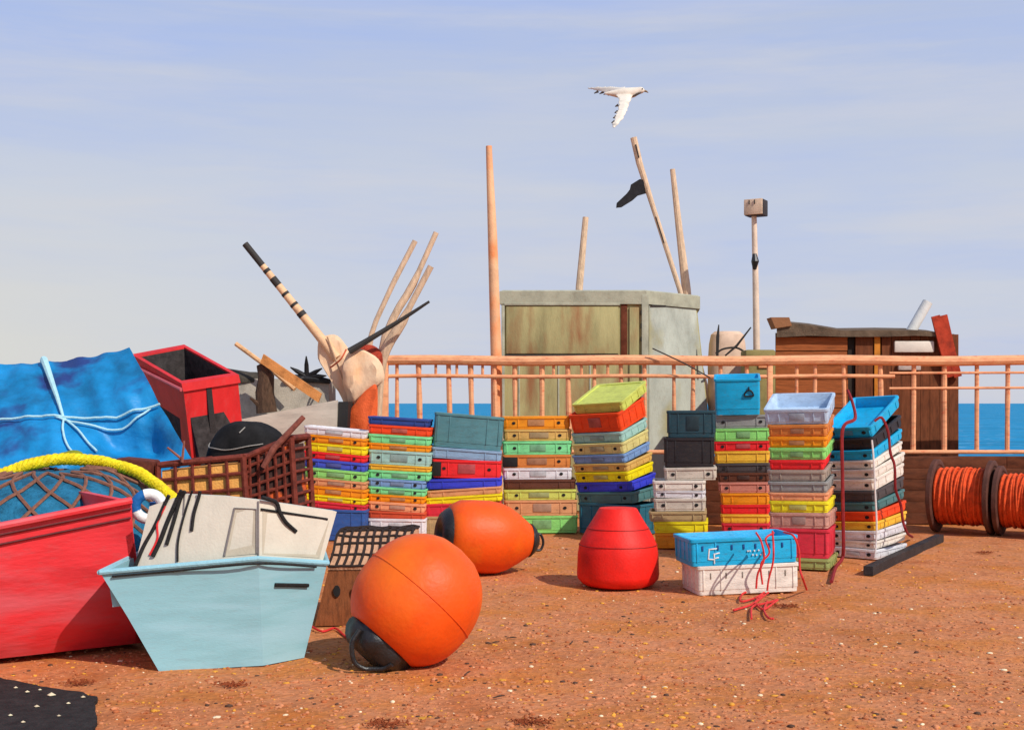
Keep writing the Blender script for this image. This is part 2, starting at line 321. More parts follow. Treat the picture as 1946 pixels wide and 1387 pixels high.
stack('stack under the bright blue bin', 15.2, .5, [789, 814, 838, 857, 880, 898, 916, 937, 959, 977, 994, 1013],
      ['grey', 'green', 'red', 'amber', 'charcoal', 'brown', 'pink', 'orange', 'red', 'amber', 'crimson'], [1356, 1355, 1356, 1359, 1360, 1364, 1366, 1370, 1370, 1370, 1372], [1462, 1464, 1464, 1462, 1462, 1462, 1462, 1462, 1462, 1462, 1462], yaw=-12, rolls=[-1.2]*11, patch=[0, 1, 1, 0, 0, 1, 0, 0, 0, 0, 0], holes=[2, 0, 2, 0, 2, 2, 2, 0, 0, 0, 2])
stack('ice-blue-topped crate stack', 11.9, .62, [776, 807, 830, 851, 874, 893, 915, 936, 952, 974, 1004, 1060, 1081.5],
      ['iceblue', 'copper', 'orange', 'green', 'red', 'beige', 'grey', 'peach', 'lemon', 'rose', 'crimson', 'olive'], [1455, 1461, 1462, 1463, 1463, 1461, 1462, 1462, 1463, 1463, 1463, 1463], [1572, 1569, 1569, 1567, 1564, 1566, 1570, 1570, 1571, 1572, 1573, 1574], yaw=-21, losfix=1.03,
      pitches=[15, 9, 8, 7, 6, 5, 4, 3, 2, 1, 0, 0], rolls=[-1]*10+[0, 0], patch=[1, 1, 1, 1, 0, 0, 0, 0, 1, 1, 0, 0], holes=0)
stack('red-roped crate stack', 12.75, .8, [810, 833, 855.5, 875, 892, 910, 933, 954, 972, 991, 1008, 1026, 1041, 1060],
      ['sky', 'black', 'sky', 'offwhite', 'offwhite', 'offwhite', 'charcoal', 'slate', 'scarlet', 'amber', 'white', 'offwhite', 'white'], [1571, 1572, 1568, 1570, 1571, 1572, 1573, 1574, 1575, 1575, 1575, 1576, 1577], [1658, 1659, 1660, 1660, 1661, 1661, 1661, 1662, 1663, 1664, 1664, 1664, 1664], yaw=-40, losfix=1.1,
      pitches=[24, 17, 15, 13, 11.5, 10, 8.5, 7, 5.5, 4.5, 3, 2, 0], rolls=[-3]*11+[-1, 0], patch=[1, 0, 0, 0, 0, 0, 0, 0, 0, 0, 0, 0, 1], holes=[2, 0, 2, 2, 2, 2, 0, 2, 2, 2, 2, 2, 2])

# the pair of crates set down in front
def front_pair():
    Y = 10.35; ppm = F/Y; w = 206/ppm; d = .5
    bot = crate('offwhite', w*.985, d, 56/ppm, GP(1424, 1128), 9, 0, -1.2, 'off-white fish crate on the shingle, under the sky blue one', 'fish crates set down in front', patch=False, holes=0)
    top = crate('sky', w*1.04, d*1.03, 52/ppm, GP(1424, 1128)+Vector((-.035, -.01, 56/ppm)), 9, 0, -1.6, 'sky blue fish crate with white lettering, resting on the off-white one', 'fish crates set down in front', patch=False, holes=0)
    hw = w*1.04/2; hd = d*1.03/2; h = 52/ppm; pr = MB(); white = mat('white_paint', (.74, .74, .72), .6, .12, 20)
    def stroke(x0, z0, x1, z1, t=.011):
        a_, b_ = Vector((x0, 0, z0)), Vector((x1, 0, z1)); L_ = (b_-a_).length; an = math.atan2(z1-z0, x1-x0)
        pr.box(((x0+x1)/2, -hd+.0045, (z0+z1)/2), (L_+t, .012, t), Matrix.Rotation(-an, 3, 'Y'), bev=.003)
    cx_, cz = -hw*.62, h*.40; u = .045
    stroke(cx_+u, cz+u*1.2, cx_-u*.4, cz+u*1.1); stroke(cx_-u*.4, cz+u*1.1, cx_-u*.6, cz-u*.7); stroke(cx_-u*.6, cz-u*.7, cx_+u*.4, cz-u*.8)     # C
    stroke(cx_+u*.55, cz+u*.2, cx_+u*.55, cz-u*1.5); stroke(cx_+u*.55, cz+u*.2, cx_+u*1.5, cz+u*.35); stroke(cx_+u*.55, cz-u*.6, cx_+u*1.3, cz-u*.5)   # F
    for fx, fz in ((.05, .5), (.09, .5), (.17, .5), (.25, .51), (.14, .35), (.21, .34), (.29, .34), (.36, .36)):
        pr.lathe([(0, .007), (.009, .007)], (hw*fx, -hd+.0005, h*fz), (0, -1, 0), n=8)
    pr.build('lettering', white, top, local=True)
    sl_ = mat('slot_blue', C(12, 70, 130), .6)
    for fx in (-.78, -.5, -.24, -.02, .2, .46, .7):
        MB().box((hw*fx, -hd+.004, h*.66), (.016, .011, h*.18), bev=.002).build('slot', sl_, top, local=True)
    so2 = mat('slot_shadow', C(130, 120, 108), .7)
    for fx in (-.74, -.44, -.12, .4, .72):
        MB().box((hw*.95*fx, -hd+.013, 56/ppm*.66), (.009, .011, .05), bev=.002).build('slot', so2, bot, local=True)
front_pair()

# the bright blue bin on the stack
def blue_bin():
    Y = 15.15; ppm = F/Y; r = crate('sky', 86/ppm, .46, 70/ppm, P(1402, 789, Y), -10, 9, -1, 'tall bright blue bin with a black handle, standing on a crate stack', None, patch=False, holes=0, name='plastic_bin', cat='bin', ribs=False)
    hw, hd, h = 43/ppm, .23, 70/ppm
    q = MB(); arc = [Vector((hw*.5+.055*math.cos(R(a_)), -hd-.006, h*.52+.075*math.sin(R(a_)))) for a_ in range(0, 181, 20)]
    q.tube(arc, .009, 6); q.tube([arc[0], arc[-1]], .009, 6); q.tube([Vector((hw*.5, -hd-.006, h*.52+.07)), Vector((hw*.5, -hd-.006, h*.52+.115))], .008, 6)
    q.build('handle', mat('black_plastic', (.015, .014, .014), .5), r, local=True)
blue_bin()

# ------------------------------------------------------------------ buoys
ORG = mat('buoy_orange', C(238, 82, 14), rough=.5, var=.12, scale=3, dirt=.3, dirtcol=(.34, .10, .03), bump=.08, bscale=30, spec=.3, sheet=(C(240, 108, 20), 2.2, .5, .75))
REDM = mat('buoy_red', C(226, 30, 18), rough=.55, var=.2, scale=4, dirt=.3, dirtcol=(.26, .03, .025), bump=.08, spec=.3)
BLK = mat('buoy_black', (.016, .015, .015), rough=.4, var=.3, scale=14, bump=.12, spec=.5)
def buoy_big():
    ctr = P(790, 1141, 7.65); ax = Vector((-.62, -.26, -.70)).normalized(); r = .388
    root = thing('mooring_buoy', 'big round orange buoy with a black ribbed end, front of the pile', 'buoy', Vector((ctr.x, ctr.y, 0)), 'mooring buoys on the shingle')
    ctr.z = r-.012
    pr = []
    for i in range(29):
        t = -1+1.80*i/28; pr.append((t*r*(1.10 if t < 0 else 1.03), r*math.sqrt(max(0, 1-abs(t)**2.25))))
    seam_ = pr[-1]
    MB().lathe(pr, ctr, ax, 48).build('float', ORG, root, smooth=60)
    ring = [ctr+ax*(-.1*r)+(ax.orthogonal().normalized()*math.cos(j*math.pi/32)+ax.cross(ax.orthogonal().normalized())*math.sin(j*math.pi/32))*r*1.0 for j in range(65)]
    MB().tube(ring, .0045, 6, cap=False).build('moulded_seam', ORG, root)
    t0 = seam_[0]; r0 = seam_[1]
    m = MB(); n = 48; u = ax.orthogonal().normalized(); w = ax.cross(u); rings = []
    for k_, (dt, rr) in enumerate(((-.01, 1.0), (.0, 1.03), (.025, 1.04), (.07, 1.0), (.12, .86), (.15, .66), (.155, .3), (.13, .12))):
        rings.append([ctr+ax*(t0+dt*.9)+(u*math.cos(2*math.pi*j/n)+w*math.sin(2*math.pi*j/n))*r0*.92*rr*(1+(.045*math.cos(2*math.pi*j/n*8) if 2 <= k_ <= 5 else 0)) for j in range(n)])
    # collar from the float down to the cap
    rings.insert(0, [ctr+ax*(t0-.004)+(u*math.cos(2*math.pi*j/n)+w*math.sin(2*math.pi*j/n))*r0*.985 for j in range(n)])
    m.loft(rings); cap = m.build('end_cap', BLK, root, smooth=50)
    e0 = ctr+ax*(t0+.12); side = Vector((-.62, 0, -.25)).normalized(); up_ = Vector((.3, -.3, -.8)).normalized()
    a0 = P(684, 1196, 7.38); a1 = P(745, 1262, 7.36)
    loop = spline([a0, P(669, 1222, 7.36), P(674, 1258, 7.36), P(700, 1272, 7.38), P(728, 1270, 7.38), a1], 6)
    for p in loop: p.z = max(p.z, .014)
    MB().tube(loop, .015, 10).build('handle', BLK, cap)
buoy_big()
def buoy_two():
    ctr = P(932, 1021, 11.65); ctr.z = .335; ax = Vector((.93, .30, -.10)).normalized()
    root = thing('mooring_buoy', 'barrel-shaped orange buoy lying on its side, with both ends black', 'buoy', Vector((ctr.x, ctr.y, 0)), 'mooring buoys on the shingle')
    MB().lathe([(-.43, .24), (-.40, .285), (-.32, .33), (-.2, .34), (-.05, .345), (.06, .335), (.16, .30), (.27, .235), (.36, .17), (.405, .135)], ctr, ax, 48).build('float', ORG, root, smooth=60)
    a_ = MB().lathe([(-.42, .25), (-.44, .245), (-.49, .2), (-.51, .15), (-.49, .10), (-.44, .05), (-.435, .001)], ctr, ax, 40).build('end_cap', BLK, root, smooth=50)
    b_ = MB().lathe([(.385, .16), (.40, .158), (.44, .12), (.47, .07), (.475, .01)], ctr, ax, 40).build('end_cap', BLK, root, smooth=50)
    e0 = ctr+ax*.455; sd = Vector((0, 0, 1))
    MB().tube(spline([e0+sd*.07, e0+ax*.05+sd*.06, e0+ax*.075-sd*.01, e0+ax*.05-sd*.08, e0-sd*.09], 6), .013, 8).build('handle', BLK, b_)
buoy_two()
def buoy_red():
    b = GP(1180, 1121); root = thing('mooring_buoy', 'red bell-shaped buoy standing upright with a flat top', 'buoy', b, 'mooring buoys on the shingle')
    k_ = 10.55/F
    prof = [(0, 60), (4, 70), (14, 79), (22, 80.5), (60, 79), (80, 76), (92, 71), (112, 60), (136, 45), (148, 38.5), (151, 36), (151, 30)]
    MB().lathe([(t*k_, r*k_) for t, r in prof], b+Vector((0, .3, 0)), (0.0, 0, 1), 56).build('float', REDM, root, smooth=40)
    for t, r in ((80, 76.3), (112, 60.3)):
        ring = [b+Vector((0, .3, t*k_))+Vector((math.cos(a_*math.pi/24), math.sin(a_*math.pi/24), 0))*r*k_ for a_ in range(49)]
        MB().tube(ring, .0045, 6, cap=False).build('moulded_seam', mat('seam_red', C(150, 22, 18), .6), root)
buoy_red()

# ------------------------------------------------------------------ red boat
RH = mat('red_hull', C(226, 52, 58), rough=.55, var=.18, scale=2.2, stretch=(.6, .6, 2.2), dirt=.35, dirtcol=(.42, .13, .13), bump=.1, bscale=20, sheet=(C(212, 98, 106), 1.7, .47, .66))
DKR = mat('strake_dark', C(92, 18, 22), rough=.6)
def red_boat():
    u = Vector((.82, .572, 0)); n_ = Vector((-.572, .82, 0)); o = Vector((-2.44, 7.86, 0))
    root = thing('red_boat', 'red open boat cropped by the left frame edge, with dark rubbing strakes', 'boat', o+u*-1.8+n_*.7)
    B = 1.35
    def sec(s_, inner=0):
        tp = min(1, (4.2+s_)/1.6) if s_ < -2.6 else 1; tp = max(.12, tp)**.6
        zt = .985+.15*max(s_, -1.3)+.02*min(0, s_+1.3); c = B/2
        pts = [(-.05, zt), (-.02, zt-.2), (.02, .5), (.07, .2), (.2, .03), (c, -.01), (B-.2, .03), (B-.07, .2), (B-.02, .5), (B+.02, zt-.2), (B+.05, zt), (B-.03, zt), (B-.1, .55), (B-.2, .42), (c, .4), (.2, .42), (.1, .55), (.03, zt)]
        return [o+u*(s_+(.16*max(0, 1-z/.9) if s_ == 0 else 0))+n_*(c+(y-c)*tp)+Vector((0, 0, z)) for y, z in pts]
    st = [0, -.4, -.9, -1.5, -2.1, -2.6, -3.0, -3.4, -3.8, -4.1]
    MB().loft([sec(s_) for s_ in st]).build('hull', RH, root, smooth=40)
    tr = sec(0); MB().prism([tr[i]+u*.004 for i in range(11)], u*-.05).build('transom', RH, root)
    for dz, r_, m_ in ((.0, .024, RH), (-.052, .008, DKR), (-.11, .007, DKR)):
        MB().tube([sec(s_)[0]+Vector((0, 0, dz))-n_*(.008-dz*-.12) for s_ in st[:9]], r_, 8).build('rubbing_strake', m_, root)
red_boat()

# ------------------------------------------------------------------ pale blue boat with white cuddy
AQ = mat('aqua_hull', C(138, 186, 194), rough=.5, var=.05, scale=3, stretch=(.7, .7, 5), dirt=.42, dirtcol=(.26, .31, .32), bump=.06, sheet=(C(152, 194, 204), 1.5, .5, .7))
CW = mat('cuddy_white', C(206, 197, 178), rough=.6, var=.06, scale=4, dirt=.18, dirtcol=(.4, .36, .3), bump=.06)
CG = mat('cuddy_grey', C(184, 172, 150), rough=.6, var=.08, scale=4, bump=.06)
ROPE = mat('rope_black', (.014, .012, .011), rough=.8, var=.3, scale=40, bump=.3, bscale=120)
def blue_boat():
    top = [P(190, 1087, 7.35), P(330, 1075, 7.44), P(490, 1061, 7.5), P(622, 1069, 7.83)]
    bot = [GP(302, 1272), GP(400, 1266.5), GP(500, 1261), GP(578, 1246)]
    for p in bot: p.z = -.01
    root = thing('dinghy', 'pale blue flat-fronted dinghy with a white cuddy on top', 'boat', Vector((-1.75, 8.2, 0)))
    bk = Vector((-.34, 1.7, .05)); bkb = Vector((-.34, 1.6, 0))
    mid = [t.lerp(b, .45)+Vector((0, .015, 0)) for t, b in zip(top, bot)]
    rt = top+[top[3]+bk, top[0]+bk+Vector((.36, -.1, 0))]
    rm = mid+[mid[3]+bk+Vector((.0, -.06, 0)), mid[0]+bk+Vector((.36, -.1, 0))]
    rb = bot+[bot[3]+bkb, bot[0]+bkb+Vector((.3, 0, 0))]
    cen = sum(rt, Vector())/6
    ins = [p.lerp(cen, .05)+Vector((0, 0, .002)) for p in rt]; ind = [p.lerp(cen, .09)-Vector((0, 0, .22)) for p in rt]
    MB().loft([rb, rm, rt, ins, ind]).build('hull', AQ, root, smooth=14)
    rim = [p+Vector((0, -.006, 0)) for p in rt]
    MB().tube(rim+[rim[0]], .017, 8).build('gunwale', mat('aqua_trim', C(140, 188, 200), .5, .05), root)
    MB().tube([p+Vector((.002, -.012, -.03)) for p in spline(top, 6)][1:-1], .0065, 6).build('rubbing_strake', ROPE, root)
    sl0, sl1 = P(521, 1103, 7.60), P(585, 1108, 7.765)
    off = Vector((0, -.03, 0))
    d_ = (sl1-sl0).normalized(); nrm = Vector((d_.y, -d_.x, 0)).normalized()
    fr = top[2].lerp(bot[2], .24); fr2 = top[3].lerp(bot[3], .24); a0 = fr.lerp(fr2, .24); a1 = fr.lerp(fr2, .77)
    dd = (a1-a0); nn_ = Vector((dd.y, -dd.x, 0)).normalized()
    MB().tube([a0+nn_*.006, a1+nn_*.006], .012, 8).build('vent_slot', ROPE, root)
    # cuddy
    b = [P(256, 1076, 7.62), P(345, 1070, 7.56), P(425, 1064, 7.57), P(490, 1057, 7.585), P(614, 1064, 7.9)]
    t = [P(284, 962, 7.82), P(350, 939, 7.76), P(430, 943, 7.70), P(490, 950, 7.66), P(640, 972, 7.97)]
    bb = [p+Vector((-.26, 1.25, .0)) for p in (b[4]+Vector((0, -.05, 0)), b[0]+Vector((.36, 0, 0)))]; tb = [p+Vector((-.27, 1.15, .0)) for p in (t[4], t[0]+Vector((.32, 0, .0)))]; tb = [p-Vector((0, 0, .09)) for p in tb]
    # the cuddy is closed underneath just below the gunwale
    lo = [p-Vector((0, 0, .03)) for p in b+bb]; full = t+tb; c2 = sum(full, Vector())/7
    cud = MB().loft([lo, b+bb, [p*1 for p in full], [p.lerp(c2, .05)+Vector((0, 0, .008)) for p in full], [p.lerp(c2, .5)+Vector((0, 0, .01)) for p in full]]).build('cuddy', CW, root, smooth=24)
    def on(pxa, f, o_=.006):          # a point on the cuddy front between base and top rows at fractional column
        i = min(3, int(pxa)); q = pxa-i; lo_ = b[i].lerp(b[i+1], q); hi_ = t[i].lerp(t[i+1], q); e_ = (b[i+1]-b[i]).cross(t[i]-b[i]).normalized()
        if e_.y > 0: e_ = -e_
        return lo_.lerp(hi_, f)+e_*o_
    pan = [on(2.02, .05, .005), on(2.95, .05, .005), on(2.95, .80, .005), on(2.30, .80, .005)]
    MB().prism(pan, Vector((0, .02, 0))).build('side_panel', CG, cud)
    pan = [on(3.06, .04, .004), on(3.93, .04, .004), on(3.93, .80, .004), on(3.06, .84, .004)]
    MB().prism(pan, Vector((0, .02, 0))).build('side_panel', CG, cud)
    tm = mat('trim_grey', C(120, 112, 108), .6)
    MB().tube([on(2.02, .06), on(2.28, .82), on(2.97, .83), on(2.97, .05)], .007, 6).build('trim', tm, cud)
    MB().tube([on(3.03, .84), on(3.5, .83), on(3.9, .82)], .008, 6).build('trim', ROPE, cud)
    MB().tube([on(3.0, .02), on(3.0, .98)], .006, 6).build('trim', tm, cud)
    MB().tube([on(1.0, .7), on(1.02, .98)], .004, 6).build('trim', tm, cud)
    # ropes hanging over the cuddy
    RG = 'black ropes hanging over the white cuddy'
    for k_, (lb, pts, r_) in enumerate((
        ('black rope hanging at the far left edge of the white cuddy', [(.62, 1.02, .03), (.5, .95, .012), (.3, .6, .012), (.12, .3, .012), (.02, -.08, .012)], .012),
        ('thick black rope with a frayed end, second from the left on the cuddy', [(.98, 1.03, .03), (.85, .95, .014), (.62, .62, .014), (.5, .35, .014), (.38, .12, .014)], .014),
        ('short straight black rope beside the thick one on the cuddy', [(1.05, 1.02, .03), (.92, .92, .013), (.78, .6, .013), (.66, .28, .013)], .012),
        ('thin black rope running down the cuddy front to the gunwale', [(1.22, 1.03, .03), (1.15, .95, .012), (1.0, .6, .012), (.92, .3, .012), (.93, .02, .012)], .007),
        ('short black rope end dangling in the middle of the cuddy front', [(1.4, 1.03, .03), (1.36, .95, .013), (1.26, .7, .013), (1.22, .45, .013)], .011),
        ('curved black rope hanging on the right half of the white cuddy', [(3.02, 1.04, .03), (3.2, 1.0, .02), (3.26, .82, .02), (3.35, .65, .02), (3.5, .5, .018)], .013))):
        solo('rope', MB().tube(spline([on(*q) for q in pts], 6), r_, 8), ROPE, lb, 'rope', RG)
    solo('cord', MB().tube(spline([on(.5, .9, .01), on(.36, .65, .012), on(.42, .4, .012), on(.3, .15, .012)], 6), .007, 6), mat('red_cord', C(206, 40, 42), .7), 'thin red cord dangling between the black ropes on the cuddy', 'cord')
blue_boat()

# life ring between the boats
c = P(283, 962, 8.35); root = thing('life_ring', 'small blue and white life ring between the red boat and white cuddy', 'life ring', c-Vector((0, 0, .12)))
for k_ in range(4):
    arc = [c+Vector((math.cos(R(a_)), .25*math.cos(R(a_)), math.sin(R(a_))))*.085 for a_ in range(90*k_+20, 90*k_+111, 10)]
    MB().tube(arc, .036, 12).build('ring_segment', mat('ring_white', C(222, 220, 214), .5) if k_ % 2 == 0 else mat('ring_blue', C(20, 96, 160), .5), root)
# post the life ring leans on
solo('mooring_post', MB().tube([Vector((c.x+.02, c.y+.13, -.02)), Vector((c.x+.02, c.y+.12, c.z+.02))], .05, 12), mat('post_blue', C(20, 90, 150), .6), 'short blue post behind the little life ring', 'post')

# ------------------------------------------------------------------ net heap, float line, olive rag
def net_heap():
    nm_ = mat('net_teal', C(24, 100, 132), rough=.85, var=.35, scale=9, bump=.5, bscale=40, dirt=.4, dirtcol=(.01, .02, .02))
    cord = mat('net_cord', C(128, 84, 66), rough=.85, var=.2, scale=30)
    c = Vector((-3.48, 9.22, 0)); rx, ry, rz = 1.02, 1.22, 1.09
    def pt(a_, f, o_=0):       # a: angle along the heap, f: 0 bottom..1 top
        x = math.cos(a_)*rx*math.cos(f*math.pi/2)**.55; y = math.sin(a_)*ry*math.cos(f*math.pi/2)**.55; z = rz*math.sin(f*math.pi/2)**.85
        p = c+Vector((x, y, z)); d_ = Vector((x/rx/rx, y/ry/ry, z/rz/rz)).normalized() if z+abs(x) > 0 else Vector((0, 0, 1))
        return p+d_*(o_+.05*noise.noise(p*3.2))
    root = thing('net_heap', 'heap of teal fishing net laced with brown cord, filling the red boat', 'fishing net', c)
    MB().quadgrid(lambda u_, v_: pt(u_*2*math.pi, v_), 64, 20).build('net', nm_, root, smooth=70)
    m = MB()
    for k_ in range(20):
        for sg in (1, -1):
            pts = [pt(math.pi+.0+k_*2*math.pi/20+sg*f*1.1, .06+f*.88, .012) for f in [i/12 for i in range(13)]]
            m.tube(pts, .013, 5)
    m.build('mesh_cord', cord, root)
    yl = spline([P(-60, 935, 9.1), P(0, 903, 9.25), P(60, 882, 9.35), P(130, 873, 9.45), P(200, 878, 9.45), P(262, 900, 9.35), P(310, 930, 9.25), P(338, 958, 9.2), P(352, 1010, 9.2)], 8)
    yl = [jit(p, .012, 6) for p in yl]
    rp = MB(); yl = spline(yl, 4)
    for st_ in range(3):
        hx = []
        for i, p in enumerate(yl):
            t = (yl[min(i+1, len(yl)-1)]-yl[max(0, i-1)]).normalized(); w = t.cross(Vector((0, 1, 0))).normalized(); u_ = w.cross(t); a_ = i*.42+st_*2.094
            hx.append(p+(w*math.cos(a_)+u_*math.sin(a_))*.022)
        rp.tube(hx, .027, 8)
    solo('float_rope', rp, mat('yellow_rope', C(240, 204, 8), rough=.6, var=.18, scale=16, bump=.3, dirt=.4, dirtcol=(.30, .2, .02)), 'thick yellow rope arching over the teal net heap', 'rope')
    r = MB(); rc = P(133, 866, 9.75)
    r.quadgrid(lambda u_, v_: rc+jit(Vector((math.cos(u_*6.2832)*.15*math.cos(v_*1.57), math.sin(u_*6.2832)*.12*math.cos(v_*1.57), .1*math.sin(v_*1.57)-.06)), .035, 9), 28, 8)
    solo('rag', r, mat('olive_rag', C(122, 128, 20), .8, .4, 9), 'crumpled olive green rag on top of the yellow rope', 'rag')
net_heap()

# ------------------------------------------------------------------ tarpaulin over a laid-up boat
TARP = mat('tarp_blue', C(8, 124, 180), rough=.5, var=.28, scale=2.6, stretch=(1, 1, 1.3), bump=.45, bscale=7, spec=.4, dirt=.2, dirtcol=(.02, .07, .2), sheet=(C(34, 58, 116), 1.7, .56, .66))
WC = mat('white_cord', C(168, 208, 214), .75, .1, 30)
def tarp():
    L_ = [  # (level rows: px at s=0..1, y at s=0..1, depth)
        ([-140, 60, 200, 300, 400], [1140]*5, 10.15), ([-140, 50, 180, 280, 366], [895, 892, 886, 880, 876], 10.45),
        ([-140, 40, 120, 220, 302], [800, 793, 792, 790, 762], 10.95), ([-140, 0, 90, 170, 247], [700, 691, 687, 681, 664], 11.7)]
    def row(k_, s_):
        X, Yp, dep = L_[k_]; q = s_*4; i = min(3, int(q)); q -= i; return P(X[i]*(1-q)+X[i+1]*q, Yp[i]*(1-q)+Yp[i+1]*q, dep)
    g_ = lambda s_: row(0, s_)
    def pt(s_, t_, o_=0):
        rows = [row(k_, s_) for k_ in range(4)]; rows[0].z = -.02
        cr, rg = rows[2], rows[3]; back = [Vector((cr.x/cr.y*12.4-.06, 12.4, cr.z-.1)), Vector((rows[0].x/rows[0].y*12.9-.1, 12.9, -.02))]
        al = rows+back; q = t_*5; i = min(4, int(q)); q -= i; p = al[i].lerp(al[i+1], q)
        w = .055 if 0 < t_ < 1 else 0
        f = noise.noise(Vector((p.x*2.4, p.z*1.2, p.y)))*w+.05*noise.noise(Vector((p.x*6+p.z*3, p.z*4, 2)))+.022*abs(noise.noise(Vector((p.x*9-p.z*6, p.z*5, 7))))
        f += .025*math.sin(p.x*9+math.sin(p.z*5)*1.4)*max(0, 1-abs(t_-.32)*4)     # gathers under the cord
        f -= .05*math.exp(-((t_-.4)/.025)**2)                                        # pinched along the cord
        f -= .30*math.exp(-((t_-.30)/.07)**2)*math.exp(-((s_-.76)/.16)**4)                 # sags in under the cord
        return p+Vector((.1, -.8, .5))*(f+o_)
    root = thing('tarpaulin', 'bright blue tarpaulin lashed with white cords over a laid-up boat', 'tarpaulin', Vector((-4.3, 11.5, 0)))
    m = MB(); nu, nv = 70, 60; m.quadgrid(lambda u_, v_: pt(u_, v_), nu, nv)
    base = nu*(nv+1); ring = [base+j for j in range(nv+1)]; cc = sum((m.v[i] for i in ring), Vector())/len(ring)+Vector((.0, 0, -.2)); m.v.append(cc)
    for j in range(nv): m.f.append((base+j, base+j+1, len(m.v)-1)); m.mi.append(0)
    ring0 = list(range(nv+1)); c0 = sum((m.v[i] for i in ring0), Vector())/len(ring0); m.v.append(c0)
    for j in range(nv): m.f.append((j+1, j, len(m.v)-1)); m.mi.append(0)
    m.build('sheet', TARP, root, smooth=70)
    MB().tube([pt(i/40, .40, .045) for i in range(41)], .011, 8).build('cord', WC, root)
    MB().tube([pt(.45+.5*i/20, .40-.035*math.sin(math.pi*i/20), .035) for i in range(21)], .010, 8).build('cord', WC, root)
    sp = [(.485, .61), (.49, .56), (.495, .5), (.5, .45), (.5, .4)]
    MB().tube([pt(a_, b_, .03) for a_, b_ in spline([Vector((x, y, 0)) for x, y in sp], 4) for a_, b_ in [(a_, b_)]] if False else [pt(q.x, q.y, .03) for q in spline([Vector((x, y, 0)) for x, y in sp], 5)], [.036-.0012*i for i in range(21)], 8).build('strap', WC, root)
    for pts in ([(.5, .4), (.455, .34), (.44, .28), (.455, .23)], [(.5, .4), (.53, .35), (.54, .30), (.555, .26)]):
        MB().tube([pt(q.x, q.y, .03) for q in spline([Vector((x, y, 0)) for x, y in pts], 6)], .010, 8).build('cord', WC, root)
tarp()

# ------------------------------------------------------------------ red open bin
def red_bin():
    RB = mat('bin_red', C(206, 34, 34), rough=.5, var=.18, scale=4, stretch=(1, 1, .4), dirt=.25, dirtcol=(.4, .14, .12), bump=.06)
    rim = [P(345, 727, 12.5), P(449, 711, 12.9), P(350, 656, 13.7), P(254, 674, 13.3)]
    base = [P(368, 900, 12.75), P(470, 905, 13.05), P(410, 880, 13.7), P(330, 885, 13.4)]
    gnd = [Vector((p.x+.1, p.y+.1, -.01)) for p in base]; c = sum(rim, Vector())/4
    root = thing('skip_bin', 'tilted red open-topped bin with a dark inside, beside the tarpaulin', 'bin', Vector((c.x+.2, c.y, 0)))
    dn = (sum(base, Vector())/4-c).normalized()
    lip = [p+(p-c).normalized()*.03 for p in rim]
    inn = [p.lerp(c, .1) for p in rim]
    MB().loft([gnd, base, [p+dn*.09 for p in rim], [p+dn*.085 for p in lip], lip, inn]+[[p+dn*.02 for p in inn]], True, False).build('shell', RB, root, smooth=20)
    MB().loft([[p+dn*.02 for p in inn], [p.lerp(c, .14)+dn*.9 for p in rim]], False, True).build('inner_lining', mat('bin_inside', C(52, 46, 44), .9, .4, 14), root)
    a_, b_ = rim[0].lerp(rim[1], .46)+dn*.02, base[0].lerp(base[1], .42)
    nv_ = Vector(((rim[1]-rim[0]).y, -(rim[1]-rim[0]).x, 0)).normalized(); tt = (rim[1]-rim[0]).normalized()*.028
    MB().prism([a_-tt, a_+tt, b_+tt*1.3, b_-tt*1.3], nv_*.02).build('stripe', mat('stripe_black', (.03, .024, .022), .7), root)
    e0, e1 = lip[3].lerp(lip[0], .1), lip[3].lerp(lip[0], .98)
    MB().tube([e0+dn*.12-Vector((0, .03, 0)), e1+dn*.07-Vector((0, .02, 0))], .02, 8).build('rim_highlight', mat('highlight_pinkish', C(196, 92, 96), .5), root)  # pinkish tube paints the highlight along the bin's left rim
red_bin()

# ------------------------------------------------------------------ creels and black sheet
RST = mat('creel_rust', C(110, 42, 26), rough=.75, var=.35, scale=14, dirt=.4, dirtcol=(.02, .012, .01))
DNET = mat('creel_net', C(52, 22, 16), rough=.9, var=.4, scale=20, bump=.4, bscale=50)
ONET = mat('creel_orange', C(255, 160, 80), rough=.8, var=.15, scale=12, bump=.2)
def creel(label, fl, fr, dep, zlo, nx, nz, liner, bar=.014, liner_lo=0):
    # fl, fr: (top point, front left) and (top point, front right)
    tl, tr = fl, fr; back = Vector((.05, dep, 0)); root = thing('lobster_creel', label, 'lobster creel', Vector(((tl.x+tr.x)/2, tl.y+dep/2, 0)), 'lobster creels piled behind the dinghy')
    bl, br = Vector((tl.x+.02, tl.y, zlo)), Vector((tr.x+.08, tr.y, zlo)); m = MB(); q = MB()
    for p_ in ((tl, tr), (bl, br), (tl, bl), (tr, br), (tl+back, tr+back), (bl+back, br+back), (tl+back, bl+back), (tr+back, br+back), (tl, tl+back), (tr, tr+back), (bl, bl+back), (br, br+back)): m.tube([p_[0], p_[1]], .026, 8)
    m.build('frame', RST, root)
    for i in range(1, nx): q.tube([tl.lerp(tr, i/nx), bl.lerp(br, i/nx)], bar, 6); q.tube([tl.lerp(tr, i/nx), tl.lerp(tr, i/nx)+back], bar, 6)
    for i in range(1, nz): q.tube([tl.lerp(bl, i/nz), tr.lerp(br, i/nz)], bar, 6); q.tube([tr.lerp(br, i/nz), tr.lerp(br, i/nz)+back], bar, 6)
    q.build('lattice', RST, root)
    o_ = Vector((0, .06, 0)); k_ = [p+o_*.3 for p in (tl, tr, br, bl)]; cc = sum(k_, Vector())/4; k_ = [p.lerp(cc, .08) for p in k_]
    MB().prism(k_, back*.8).build('netting', liner, root)
    return root
